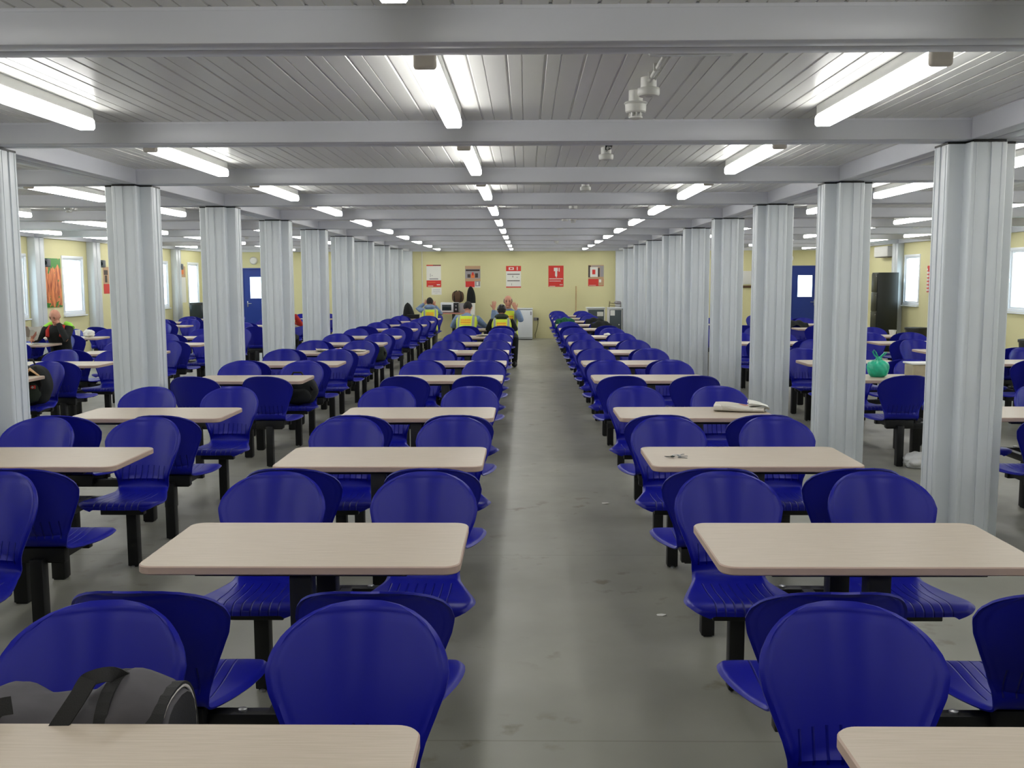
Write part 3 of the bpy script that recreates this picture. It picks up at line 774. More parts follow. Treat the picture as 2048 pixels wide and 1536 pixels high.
for yy in (-.08, .1):
    b.tube([(-.17, yy, 0), (-.15, yy, .17)], .005, 6); b.tube([(.14, yy, 0), (.14, yy, .09)], .005, 6); b.tube([(-.155, yy, .12), (.14, yy, .085)], .005, 6); b.tube([(-.16, yy, .05), (.14, yy, .03)], .005, 6)
for k in range(6): b.tube([(-.15 + k * .055, -.08, .115 - k * .006), (-.15 + k * .055, .1, .115 - k * .006)], .003, 5)
b.build('wire_frame', M['brown'], e)
def crumple(name, loc, r, m, label, cat, seed=1, flat=.6, parent=None):
    rnd = random.Random(seed); dirs = [Vector((rnd.uniform(-1, 1), rnd.uniform(-1, 1), rnd.uniform(-1, 1))).normalized() for _ in range(14)]
    def fn(d): return .72 + .35 * max(abs(d.dot(k)) for k in dirs) ** 6 - .12 * min(abs(d.dot(k)) for k in dirs[:6])
    b = MB(); b.ball((0, 0, r * flat * .78), (r, r * .85, r * flat), sub=4, fn=fn)
    for f in range(len(b.sm)): b.sm[f] = False
    o = b.build(name, m, parent, loc)
    if label: tag(o, label, cat)
    return o
crumple('cloth', (.06, .0, .085), .10, M['grey_print'], None, None, 4, .5, e)

# ------------------------------------------------------------------ locker bay furniture and fittings
e = empty('locker', (8.36, 22.6, 0)); tag(e, 'tall black steel locker against the side wall beside a bright window', 'locker')
b = MB(); b.box(-.235, .235, 0, .40, .03, 1.83, bev=.006); b.build('locker_body', M['locker'], e)
for k in range(4):
    z = .06 + k * .44
    b = MB(); b.box(-.252, -.236, .02, .38, z, z + .42, bev=.003); d = b.build('door', M['locker'], e)
    b = MB(); b.ball((-.256, .06, z + .36), (.008, .012, .012)); b.build('lock', M['steel'], d)
b = MB(); b.box(-.22, .22, .02, .38, 0, .03); b.build('plinth', M['black'], e)
def ac(y0, y1, z, label):
    e = empty('air_conditioner', (XR, (y0 + y1) / 2, z)); tag(e, label, 'air conditioner', 'wall air conditioners'); h = (y1 - y0) / 2
    b = MB(); b.box(-.22, 0, -h, h, .015, .27, bev=.02, segs=3); b.build('unit_casing', M['white_plastic'], e)
    b = MB()
    for k in range(4): b.box(-.226, -.21, -h + .04, h - .04, .13 + k * .03, .142 + k * .03)
    b.build('intake_grille', M['fixture'], e)
    b = MB(); b.box(-.20, -.06, -h + .05, h - .05, 0, .016); b.build('air_vane', M['dark_print'], e)
ac(23.5, 24.4, 2.20, 'cream air conditioner high on the wall above the black locker')
ac(16.0, 16.92, 2.20, 'cream air conditioner above the window nearest the camera, locker bay')
e = empty('fire_sign', (XR, 21.43, 1.39)); tag(e, 'red fire instruction sign with white symbols on the cream wall by a window', 'sign')
b = MB()
vs = []; n = 10
for j, z in enumerate((0, .575)):
    for i in range(n + 1):
        u = -1 + 2 * i / n; vs.append((-.012 - .055 * (1 - u * u), u * .205, z))
    vs.append((-.001, .205, z)); vs.append((-.001, -.205, z))
m_ = n + 3
b.add(vs, [(i, (i + 1) % m_, m_ + (i + 1) % m_, m_ + i) for i in range(m_)] + [tuple(range(m_))[::-1], tuple(range(m_, 2 * m_))], 0)
b.build('sign_panel', M['red_print'], e)
b = MB(); b.box(-.062, -.05, -.12, .12, .475, .515)
for k in range(6): 
    zz = .40 - k * .075; yo = .045
    b.box(-.072, -.06, yo - .05, yo + .03, zz, zz + .048); b.box(-.072, -.060, -.075, -.02, zz + .015, zz + .035)
b.build('white_symbols', M['paper'], e)
def bin_(x, y, r, h, label):
    e = empty('waste_bin', (x, y, 0)); tag(e, label, 'bin', 'black bins')
    b = MB(); b.lathe([(0, 0), (r * .78, 0), (r * .8, .01), (r * .97, h - .03), (r * .93, h - .03), (r * .76, .03), (0, .03)], n=28); b.build('bin_body', M['bin'], e)
    b = MB(); b.lathe([(r * .92, h - .045), (r * 1.03, h - .045), (r * 1.03, h), (r * .94, h), (r * .92, h - .01)], n=28); b.build('rim', M['bin'], e)
bin_(8.25, 20.6, .235, .66, 'round black bin by the wall below the fire sign')
bin_(8.40, 16.1, .25, .68, 'round black bin by the wall, nearest the camera in the locker bay')

# green carrier bag tied in a knot, and the lidded tub
cxF = FILES['F'][0]; yF4 = ROW(4)
e = empty('carrier_bag', (3.40, yF4 - .27, .742)); tag(e, 'bright green knotted carrier bag on a table in the locker bay', 'bag')
def fnb(d):
    a = math.atan2(d.y, d.x); return 1 + .022 * math.sin(9 * a + 4 * d.z) * max(0, d.z + .2) + .035 * math.sin(2 * a + 5 * d.z) + .02 * math.sin(11 * d.x + 7 * d.z) * math.sin(9 * d.y) - (.30 * max(0, d.z - .5))
b = MB(); b.ball((0, 0, .085), (.105, .095, .098), sub=5, fn=fnb); b.build('bag_body', M['teal_bag'], e)
b = MB(); b.ball((.005, 0, .172), (.030, .026, .024), sub=3, fn=lambda d: 1 + .15 * math.sin(6 * math.atan2(d.y, d.x)))
b.tube([(.0, 0, .175), (-.035, .0, .205), (-.055, 0, .245), (-.045, 0, .262), (-.025, 0, .240), (-.01, 0, .195)], [.012, .012, .009, .007, .009, .011], 8, flat=.5)
b.tube([(.01, 0, .175), (.04, .01, .20), (.075, .01, .225), (.085, .01, .238), (.06, .01, .232), (.02, 0, .195)], [.012, .012, .010, .007, .009, .011], 8, flat=.5)
b.build('knotted_handles', M['teal_bag'], e)
e = empty('storage_tub', (3.87, yF4 - .24, .742)); tag(e, 'cloudy plastic tub with a pale lid on the table with the green bag', 'tub')
b = MB(); b.box(-.165, .165, -.11, .11, 0, .125, bev=.015, segs=3); b.build('tub_body', M['tub'], e)
b = MB(); b.box(-.178, .178, -.122, .122, .122, .138, bev=.005); b.build('lid', M['white_plastic'], e)
crumple('tissue', (3.88, yF4 - .42, .742), .045, M['paper'], 'small crumpled white tissue in front of the plastic tub', 'tissue', 9, .6)
def cup(x, y, z, label, h=.09, r=.038, m='white_plastic', handle=False):
    e = empty('cup', (x, y, z)); tag(e, label, 'cup', 'cups left on tables')
    b = MB(); b.lathe([(0, 0), (r * .72, 0), (r, h), (r * .94, h), (r * .68, .004), (0, .004)], n=20); b.build('cup_body', M[m], e)
    b = MB(); b.lathe([(r * .97, h - .004), (r * 1.06, h - .004), (r * 1.06, h), (r * .97, h)], n=20); b.build('rim', M[m], e)
cup(6.18, ROW(8) - .14, .742, 'large white paper cup on a table near the black locker', .085, .062)
cup(-2.46, ROW(12) - .30, .742, 'white paper cup beside the black box near the seated men', .15, .05)
carton(-2.78, ROW(12) - .28, .742, .30, .16, .10, [M['black']], 'low black box beside the white cup, pillar-side table')
crumple('cap', (3.92, ROW(5) + .10, .452), .075, M['orange_print'], 'small orange-red cloth bundle on a chair behind the green bag', 'cloth', 3, .6)
crumple('plastic_bag', (3.52, 8.62, 0), .135, M['white_bag'], 'crumpled white plastic bag on the floor beside a white pillar', 'bag', 12, .62)

# folded papers
def sheet(name, x, y, z, w_, d_, rz, m, label, cat='newspaper', curl=.012, n=10, layers=3, seed=0):
    rnd = random.Random(seed); b = MB()
    for L in range(layers):
        vs = []; fs = []; ox, oy, a0 = rnd.uniform(-.008, .008), rnd.uniform(-.008, .008), rnd.uniform(-.05, .05)
        for i in range(n + 1):
            for j in range(n + 1):
                u, v = i / n - .5, j / n - .5
                h = curl * (.5 + .5 * math.sin(6 * u + L + seed)) * (.4 + abs(v)) + .004 * L + .001
                h = max(h, .001 + .003 * L)
                X, Y = u * w_ + ox, v * d_ + oy
                vs.append((X * math.cos(a0) - Y * math.sin(a0), X * math.sin(a0) + Y * math.cos(a0), h))
        for i in range(n):
            for j in range(n):
                a = i * (n + 1) + j; fs.append((a, a + n + 1, a + n + 2, a + 1))
        o0 = len(vs)
        vs += [(p[0], p[1], p[2] - .0016) for p in vs[:o0]]
        fs += [tuple(q + o0 for q in f[::-1]) for f in fs[:]]
        # edge skirt
        rim = [i * (n + 1) for i in range(n + 1)] + [n * (n + 1) + j for j in range(1, n + 1)] + [i * (n + 1) + n for i in range(n - 1, -1, -1)] + [j for j in range(n - 1, 0, -1)]
        for a, c in zip(rim, rim[1:] + rim[:1]): fs.append((a, c, c + o0, a + o0))
        b.add(vs, fs, 0, True)
    o = b.build(name, m, None, (x, y, z), (0, 0, rz)); tag(o, label, cat); return o
# folded newspaper on the fourth table right of the aisle: a fat folded wad with a loose white end
xN, yN = 1.545, ROW(3) - .20
b = MB(); n = 16; vs = []; fs = []
prof = []
for i in range(n + 1):
    t = i / n; ang = PI * .5 + PI * t
    prof.append((.085 * math.cos(ang) * 1.0, .021 + .021 * math.sin(ang)))
# long folded wad: cross-section in (y,z) lofted along x, tapering thinner to the loose end
NX = 18
for i in range(NX + 1):
    t = i / NX; x = -.175 + .35 * t
    hh = (.056 - .022 * t + .006 * math.sin(7 * t)) ; dy = .095 + .02 * math.sin(3 * t)
    sk = -.015 * t
    ring = []
    for k in range(16):
        a = 2 * PI * k / 16; c, s_ = math.cos(a), math.sin(a)
        yy = dy * (abs(c) ** .6) * (1 if c >= 0 else -1) + sk; zz = hh * .5 + hh * .5 * (abs(s_) ** .7) * (1 if s_ >= 0 else -1)
        ring.append((x + .02 * c, yy, max(zz, .0)))
    vs += ring
for i in range(NX):
    for k in range(16): fs.append((i * 16 + k, i * 16 + (k + 1) % 16, (i + 1) * 16 + (k + 1) % 16, (i + 1) * 16 + k))
fs.append(tuple(range(16))[::-1]); fs.append(tuple(NX * 16 + k for k in range(16)))
b.add(vs, fs, 0, True)
npp = b.build('newspaper', M['news'], None, (xN, yN, .742), (0, 0, -.12)); tag(npp, 'folded newspaper with crumpled pale pages on a table beyond the keys', 'newspaper')
b = MB()
for L in range(4):
    pts = []
    vs = []; fs = []
    for i in range(9):
        for j in range(7):
            u = i / 8; v = j / 6 - .5
            vs.append((.06 + .14 * u, v * (.20 - .03 * L) + .012 * math.sin(9 * u + L), max(.003, .010 + .011 * L + .030 * math.sin(PI * u * .8 + .5 * L) * (1 - .5 * abs(v)) + .010 * math.sin(11 * v + L))))
    for i in range(8):
        for j in range(6):
            a = i * 7 + j; fs.append((a, a + 7, a + 8, a + 1))
    b.add(vs, fs, 0, True)
b.build('loose_pages', M['paper'], npp)
sheet('newspaper', -2.62, ROW(6) - .20, .742, .34, .26, .3, M['news'], 'open newspaper on a pillar-side table, one sheet curling up', curl=.03, seed=3)
sheet('newspaper', -2.30, ROW(6) - .22, .742, .26, .24, -.2, M['news'], 'smaller folded newspaper near the table end, beside the open one', curl=.015, seed=5)
sheet('newspaper', -.62, ROW(8) - .22, .742, .42, .26, .05, M['news'], 'wide newspaper on a table just in front of the seated man in a cap', curl=.02, seed=7)
sheet('paper_sheet', -1.06, ROW(6) - .12, .742, .30, .20, .1, M['paper'], 'white paper sheet at the pillar end of an aisle-side table', cat='paper', curl=.01, seed=8, layers=1)
crumple('tissue', (1.37, ROW(8) - .20, .742), .055, M['paper'], 'crumpled white tissue on a table of the broomstick side', 'tissue', 21, .55)
crumple('tissue', (-.50, ROW(9) - .36, .742), .05, M['paper'], 'white crumpled tissue on the table of the two seated men', 'tissue', 22, .8)
# keys
e = empty('key_bunch', (.80, ROW(2) - .335, .742)); tag(e, 'small bunch of dark keys on a bare table right of the aisle'.replace(' right of the aisle', ' of the broomstick side'), 'keys')
rnd = random.Random(5)
for k in range(5):
    a = -.5 + k * .3 + (PI if k % 2 else 0); mt = Matrix.Rotation(a, 4, 'Z')
    b = MB(); b.lathe([(0, 0), (.011, 0), (.011, .002), (0, .002)], (.02, 0, .001 + .0022 * k), 10); b.box(.028, .062, -.003, .003, .001 + .0022 * k, .003 + .0022 * k); b.box(.045, .060, .002, .006, .001 + .0022 * k, .003 + .0022 * k)
    for i, v in enumerate(b.v): b.v[i] = tuple(mt @ Vector(v))
    b.build('key', M['darkgreen'] if k % 2 else M['grey_plastic'], e)
b = MB(); b.tube([(.02 * math.cos(t * PI / 8), .02 * math.sin(t * PI / 8), .012) for t in range(17)], .0018, 6); b.build('key_ring', M['steel'], e)
# floor litter
for (x, y, sd, lab) in ((.685, 4.75, 31, 'small white paper scrap on the floor by the aisle chairs, nearest the camera'), (.60, 7.2, 33, 'tiny pale paper scrap on the aisle floor, farther from the camera')):
    rnd = random.Random(sd); b = MB(); vs = [(rnd.uniform(.6, 1) * .035 * math.cos(a), rnd.uniform(.6, 1) * .022 * math.sin(a), .002 + rnd.uniform(0, .006)) for a in [i * PI / 4 for i in range(8)]]
    b.add(vs + [(v[0], v[1], v[2] - .0015) for v in vs], [tuple(range(8)), tuple(range(8, 16))[::-1]] + [(i, (i + 1) % 8, 8 + (i + 1) % 8, 8 + i) for i in range(8)])
    tag(b.build('paper_scrap', M['paper'], None, (x, y, 0)), lab, 'litter')

# ------------------------------------------------------------------ bags and coats on chairs
def holdall(loc):
    e = empty('holdall', loc); tag(e, 'grey canvas holdall with black straps and white piping, on the nearest chair', 'bag')
    L = .255; NX = 30; n = 26; vs = []; fs = []
    def section(t):     # t 0..1 from the far-left end to the near-right end
        top = .315 + .022 * math.exp(-((t - .24) / .12) ** 2) + .065 * math.exp(-((t - .80) / .17) ** 2) - .004 * math.exp(-((t - .42) / .1) ** 2)
        return top, .135 + .01 * math.sin(5 * t)
    for i in range(NX + 1):
        t = i / NX; x = -L + 2 * L * t; top, hw = section(t)
        e0 = min(1, min(t, 1 - t) / .07); sc = .92 + .08 * math.sin(e0 * PI / 2)
        for k in range(n):
            a = 2 * PI * k / n; c, s_ = math.cos(a), math.sin(a)
            y = hw * sc * (abs(c) ** .75) * (1 if c >= 0 else -1)
            z = top * .5 + top * .5 * sc * (abs(s_) ** .8) * (1 if s_ >= 0 else -1)
            z = max(z, 0.0); y += .006 * math.sin(17 * t + 4 * a); z += .005 * math.sin(23 * t + 3 * a) * (z > .02)
            vs.append((x, y, z))
    for i in range(NX):
        for k in range(n): fs.append((i*n+k, i*n+(k+1) % n, (i+1)*n+(k+1) % n, (i+1)*n+k))
    fs.append(tuple(range(n))[::-1]); fs.append(tuple(NX*n+k for k in range(n)))
    b = MB(); b.add(vs, fs, 0, True); b.m[-1] = b.m[-2] = 1; b.build('bag_body', [M['duffel'], M['webbing']], e)
    def hoop(t, grow, w_, name, m, r=None):
        top, hw = section(t); pts = []
        for k in range(-2, 19):
            a = PI * k / 16
            c, s_ = math.cos(a), math.sin(a)
            pts.append((-L + 2 * L * t, (hw + grow) * (abs(c) ** .75) * (1 if c >= 0 else -1), top * .5 + (top * .5 + grow) * (abs(s_) ** .8) * (1 if s_ >= 0 else -1)))
        b = MB(); vs = []; fs = []
        for p in pts:
            vs += [(p[0] - w_, p[1], p[2]), (p[0] + w_, p[1], p[2])]
            c = Vector((0, p[1], p[2] - top * .5)); c = c.normalized() * .006 if c.length else c
            vs += [(p[0] + w_, p[1] - c.y, p[2] - c.z), (p[0] - w_, p[1] - c.y, p[2] - c.z)]
        for i in range(len(pts) - 1):
            for q in range(4): fs.append((i*4+q, i*4+(q+1) % 4, (i+1)*4+(q+1) % 4, (i+1)*4+q))
        fs.append((3, 2, 1, 0)); fs.append(tuple((len(pts)-1)*4+q for q in range(4)))
        b.add(vs, fs, 0, False); return b.build(name, m, e)
    hoop(.11, .004, .013, 'band', M['webbing']); hoop(.74, .004, .014, 'band', M['webbing']); hoop(.955, .004, .020, 'end_panel', M['webbing'])
    top, hw = section(1.0)
    def ring(t, g, r, sl=0):
        top, hw = section(t); return [(-L + 2 * L * t, (hw * .93 + g) * (abs(math.cos(a)) ** .75) * (1 if math.cos(a) >= 0 else -1), top * .5 + (top * .5 * .96 + g) * (abs(math.sin(a)) ** .8) * (1 if math.sin(a) >= 0 else -1)) for a in [PI * k / 20 for k in range(-3, 24)]]
    b = MB(); b.tube(ring(.985, .009, 0), .004, 8); b.build('piping', M['piping'], e)
    b = MB(); b.tube(ring(.085, .010, 0), .0035, 8); b.build('piping', M['piping'], e)
    # carrying handles: wide flat webbing lying over the front, one end looping up
    def strap(pts, name, w_=.019):
        P = [Vector(p) for p in pts]; Q = []
        for i in range(len(P) - 1):
            p0 = P[max(i-1, 0)]; p1 = P[i]; p2 = P[i+1]; p3 = P[min(i+2, len(P)-1)]
            for s in range(6):
                t = s / 6; Q.append(.5 * ((2*p1) + (p2-p0)*t + (2*p0-5*p1+4*p2-p3)*t*t + (-p0+3*p1-3*p2+p3)*t**3))
        Q.append(P[-1]); vs = []; fs = []
        for i, p in enumerate(Q):
            tn = (Q[min(i+1, len(Q)-1)] - Q[max(i-1, 0)]).normalized(); nrm = Vector((0, -1, .45)).normalized(); s = tn.cross(nrm).normalized(); nn = s.cross(tn).normalized()
            vs += [p + s*w_ + nn*.003, p - s*w_ + nn*.003, p - s*w_ - nn*.003, p + s*w_ - nn*.003]
        for i in range(len(Q) - 1):
            for q in range(4): fs.append((i*4+q, i*4+(q+1) % 4, (i+1)*4+(q+1) % 4, (i+1)*4+q))
        fs.append((3, 2, 1, 0)); fs.append(tuple((len(Q)-1)*4+q for q in range(4)))
        b = MB(); b.add(vs, fs, 0, True); b.build(name, M['webbing'], e)
    strap([(-.115, -.155, .10), (-.12, -.150, .22), (-.105, -.12, .335), (-.07, -.10, .35)], 'handle')
    strap([(-.12, -.150, .22), (-.07, -.165, .215), (.0, -.155, .255), (.06, -.11, .345), (.085, -.07, .395)], 'handle')
    strap([(.02, .0, .32), (.05, -.04, .36), (.085, -.07, .395), (.12, -.03, .39), (.135, .06, .33)], 'handle', .016)
    crumple('side_pocket', (.185, -.145, .11), .05, M['webbing'], None, None, 14, 1.1, e)
    crumple('strap_tangle', (-.275, -.06, .10), .07, M['webbing'], None, None, 15, .9, e)
    return e
cx, cy = chair_xy('B', 0, -1, True)
holdall((-1.04, cy - .02, .425))

def rucksack(loc, rz, w_, d_, h_, m, label, extras=True, badge=False):
    e = empty('rucksack', loc, rz); tag(e, label, 'bag')
    def fn(d): return 1 / max(.25, (abs(d.x) ** 3 + abs(d.y) ** 3 + abs(d.z) ** 3) ** (1 / 3)) * (1 + .03 * math.sin(9 * d.x + 5 * d.z) - .12 * max(0, d.z))
    b = MB(); b.ball((0, 0, h_ / 2), (w_, d_, h_ / 2), sub=4, fn=fn); b.build('bag_body', M[m], e)
    b = MB(); b.ball((0, -d_ * .75, h_ * .34), (w_ * .72, d_ * .45, h_ * .27), sub=3, fn=fn); b.build('front_pocket', M['darkgreen'] if badge else M[m], e)
    b = MB(); b.tube([(-w_ * .3, 0, h_ * .96), (-w_ * .2, 0, h_ * 1.08), (w_ * .2, 0, h_ * 1.08), (w_ * .3, 0, h_ * .96)], .010, 6); b.build('grab_loop', M['webbing'], e)
    b = MB(); b.tube([(w_ * .5, -d_ * .9, h_ * .15), (w_ * .8, -d_ * .9, h_ * .5), (w_ * .45, -d_ * .6, h_ * .92)], .014, 6, flat=.4); b.build('shoulder_strap', M['webbing'], e)
    if badge:
        b = MB(); b.box(w_ * .35, w_ * .35 + .05, -d_ * 1.25, -d_ * 1.12, h_ * .42, h_ * .42 + .035, bev=.004); b.build('badge', M['red_print'], e)
        b = MB(); b.box(w_ * .35 + .018, w_ * .35 + .032, -d_ * 1.27, -d_ * 1.13, h_ * .42 + .006, h_ * .42 + .029); b.box(w_ * .35 + .010, w_ * .35 + .040, -d_ * 1.27, -d_ * 1.13, h_ * .42 + .013, h_ * .42 + .021); b.build('badge_cross', M['paper'], e)
        b = MB(); b.tube([(-w_ * .15, -d_ * 1.15, h_ * .50), (-w_ * .05, -d_ * 1.2, h_ * .68), (w_ * .35, -d_ * 1.1, h_ * .88), (w_ * .75, -d_ * .9, h_ * .70)], [.02, .035, .045, .022], 10, flat=.35); b.build('tan_flap', M['beige_cloth'], e)
    return e
x, y = chair_xy('A', 4, 1, True); rucksack((x, y + .02, .43), .1, .20, .13, .30, 'blackcloth', 'black rucksack on a chair beside the pillar-side table with nothing on it')
x, y = chair_xy('A', 7, 1, True); rucksack((x + .02, y + .0, .43), .2, .15, .12, .27, 'darkgreen', 'small dark olive rucksack on a pillar-side chair, midway down the hall')
x, y = chair_xy('D', 4, 1, True); rucksack((x - .02, y - .02, .43), .05, .21, .13, .43, 'blackcloth', 'black rucksack with a tan flap and a red cross badge, in the carrot bay', badge=True)
def drape(fk, r, sx, far, m, label, w_=.25, drop=.26, lump=.03, seed=1):
    # coat slung over a backrest: saddle of cloth hanging down both sides
    x, y = chair_xy(fk, r, sx, far); s = 1 if far else -1
    rnd = random.Random(seed); nu_, nv = 20, 22; vs = []; fs = []
    for i in range(nu_ + 1):
        u = -1 + 2 * i / nu_
        for j in range(nv + 1):
            v = -1 + 2 * j / nv
            hang = drop * (.75 + .25 * math.sin(3 * u + seed)); a = abs(v)
            yy = .335 + (.028 + .05 * a) * (1 if v > 0 else -1) * min(1, a * 5) + lump * math.sin(6 * u + 2 * seed) * .4 - .095 * (u * w_ / .24) ** 2 - (.05 * a)
            zz = .862 - .05 * u * u - hang * max(0, a - .08) + .012 * math.sin(8 * u + 4 * v + seed)
            vs.append((u * w_ * (1 + .12 * a), yy, zz))
    for i in range(nu_):
        for j in range(nv):
            a = i * (nv + 1) + j; fs.append((a, a + 1, a + nv + 2, a + nv + 1))
    bm = bmesh.new(); bv = [bm.verts.new(v) for v in vs]
    for f in fs: bm.faces.new([bv[i] for i in f])
    bmesh.ops.recalc_face_normals(bm, faces=bm.faces[:]); bmesh.ops.solidify(bm, geom=bm.faces[:], thickness=.012)
    b = MB(); b.take(bm, 0, True); o = b.build('jacket', M[m], None, (x, y, 0), (0, 0, 0 if far else PI)); tag(o, label, 'jacket')
    b = MB(); b.tube([(-w_ * .6, .30, .80), (-w_ * .85, .20, .66), (-w_ * .7, .15, .52)], [.04, .038, .03], 10); b.build('sleeve', M[m], o)
    return o
drape('C', 10, -1, True, 'greencloth', 'green jacket slung over an aisle chair back near the broomstick', .20, .30, .05, 2)
drape('C', 10, 1, True, 'blackcloth', 'black jacket over a chair back of the broomstick side, farther one', .20, .22, .03, 3)
drape('C', 9, 1, True, 'blackcloth', 'black jacket over a chair back of the broomstick side, nearer one', .20, .22, .03, 4)
drape('G', 9, -1, True, 'blackcloth', 'black jacket over a chair back in front of the blue door with white pane', .22, .2, .03, 5)
drape('D', 4, 1, False, 'blackcloth', 'black coat over a chair back in the carrot bay, next to the rucksack', .18, .28, .03, 6)
x, y = chair_xy('A', 12, -1, True); hooded('jacket', (x + .02, y + .05, .43), 0, .165, .13, .70, 'black hooded coat propped upright on a chair near the pillars')

# ------------------------------------------------------------------ carrot bay fittings
o = MB(); o.box(-.365, .365, -.012, 0, -.48, .48, bev=.002)
o = o.build('picture', M['carrot'], None, (XL, 19.02, 1.655), (0, 0, PI / 2)); tag(o, 'tall unframed picture of orange carrots and green leaves between two windows', 'picture')
poster('poster', 21.35, 21.75, 1.41, 2.0, [(0, 1, 0, .36, 1), (0, 1, .36, 1, 4), (.1, .6, .70, .88, 2), (.2, .5, .42, .68, 2)], 'poster with a red foot on the window wall, partly behind a pillar', wall='l')
poster('poster', 25.82, 26.55, 1.1, 2.08, [(0, 1, .0, .7, 0), (0, 1, .7, 1, 4), (.3, .8, .78, .95, 5), (.1, .5, .1, .6, 3)], 'large faded picture on the window wall near the far corner', wall='l', cat='picture')
def speaker(y, z, label):
    e = empty('wall_speaker', (XL, y, z)); tag(e, label, 'wall speaker', 'speakers on the window wall')
    b = MB(); b.box(0, .012, -.06, .08, -.12, .14, bev=.003); b.build('backplate', M['fixture'], e)
    b = MB(); b.tube([(.01, 0, .03), (.07, -.02, .02)], .014); b.build('bracket', M['grey_plastic'], e)
    b = MB(); b.box(.06, .17, -.08, .06, -.08, .08, bev=.02, segs=3); c = b.build('speaker_body', M['grey_plastic'], e)
    b = MB(); b.lathe([(0, 0), (.045, 0), (.045, -.006), (.03, -.004), (0, -.012)], (.115, -.082, 0), 18, axis='y'); b.build('speaker_cone', M['darkglass'], c)
speaker(18.62, 2.04, 'small dark speaker beside the top of the carrot picture')
speaker(21.08, 2.06, 'small dark speaker above the red-footed poster on the window wall')
speaker(25.9, 2.06, 'small dark speaker near the far corner of the window wall')
MB().lathe([(0, 0), (.11, 0), (.11, -.05), (.085, -.075), (0, -.08)], n=24, axis='y').build('wall_lamp', M['white_plastic'], None, (-7.85, YF, 2.26)); tag(C.objects[-1], 'round white bulkhead lamp above the blue door of the carrot bay', 'wall lamp')
MB().lathe([(0, 0), (.11, 0), (.11, -.05), (.085, -.075), (0, -.08)], n=24, axis='y').build('wall_lamp', M['white_plastic'], None, (7.55, YF, 2.27)); tag(C.objects[-1], 'round white bulkhead lamp above the blue door of the locker bay', 'wall lamp')
# black vending machines beyond the tables
def vend(x, y, w_, h_, label):
    e = empty('vending_machine', (x, y, 0)); tag(e, label, 'vending machine')
    b = MB(); b.box(-w_/2, w_/2, 0, .6, .05, h_, bev=.02, segs=3); b.build('machine_body', M['locker'], e)
    b = MB(); b.box(-w_/2 + .04, w_/2 - .04, -.02, .0, h_ * .45, h_ - .06, bev=.006); b.build('front_panel', M['darkglass'], e)
    b = MB(); b.box(-w_/2 + .05, w_/2 - .05, .02, .58, 0, .05); b.build('plinth', M['black'], e)
vend(-8.55, 25.2, .42, 1.12, 'black glossy drinks machine by the window wall, near the far corner')
vend(-8.05, 25.5, .30, 1.08, 'narrow dark machine beside the glossy drinks machine')
cup(-7.62, ROW(8) - .18, .742, 'white paper cup before the bald man with the newspaper', .12, .045)
crumple('tissue', (-7.42, ROW(8) - .20, .742), .10, M['paper'], 'crumpled white food wrapper on the table before the bald reader', 'wrapper', 41, .75)
sheet('paper_sheet', -7.25, ROW(11) - .3, .742, .25, .2, .4, M['paper'], 'white paper curling on a far table of the carrot bay', cat='paper', curl=.06, seed=12, layers=1)

# ------------------------------------------------------------------ people
DG = None
def remesh(b, vox, smooth=4):
    me = bpy.data.meshes.new('tmp'); me.from_pydata(b.v, [], b.f); me.update()
    o = bpy.data.objects.new('tmp', me); C.objects.link(o)
    r = o.modifiers.new('r', 'REMESH'); r.mode = 'VOXEL'; r.voxel_size = vox; r.use_smooth_shade = True
    if smooth: s = o.modifiers.new('s', 'SMOOTH'); s.factor = .5; s.iterations = smooth
    dg = bpy.context.evaluated_depsgraph_get(); dg.update()
    m2 = bpy.data.meshes.new_from_object(o.evaluated_get(dg)); bpy.data.objects.remove(o); bpy.data.meshes.remove(me)
    return m2
def loft(b, rings, n=16, caps=True):
    # rings: (centre, rx, ry, up-axis); rings perpendicular to path
    vs = []; fs = []; R_ = [(Vector(c), rx, ry) for c, rx, ry in rings]
    for i, (c, rx, ry) in enumerate(R_):
        t = (R_[min(i+1, len(R_)-1)][0] - R_[max(i-1, 0)][0]).normalized()
        ax = Vector((1, 0, 0)); ax = (ax - t * ax.dot(t))
        if ax.length < .25: ax = Vector((0, 1, 0)) - t * t.y
        ax.normalize(); ay = t.cross(ax).normalized()
        for k in range(n):
            a = 2 * PI * k / n; vs.append(c + ax * rx * math.cos(a) + ay * ry * math.sin(a))
    for j in range(len(R_) - 1):
        for k in range(n): fs.append((j*n+k, j*n+(k+1) % n, (j+1)*n+(k+1) % n, (j+1)*n+k))
    fs.append(tuple(range(n))[::-1]); fs.append(tuple((len(R_)-1)*n+k for k in range(n)))
    b.add(vs, fs, 0, True)
def lerp(a, c, t): return Vector(a) + (Vector(c) - Vector(a)) * t
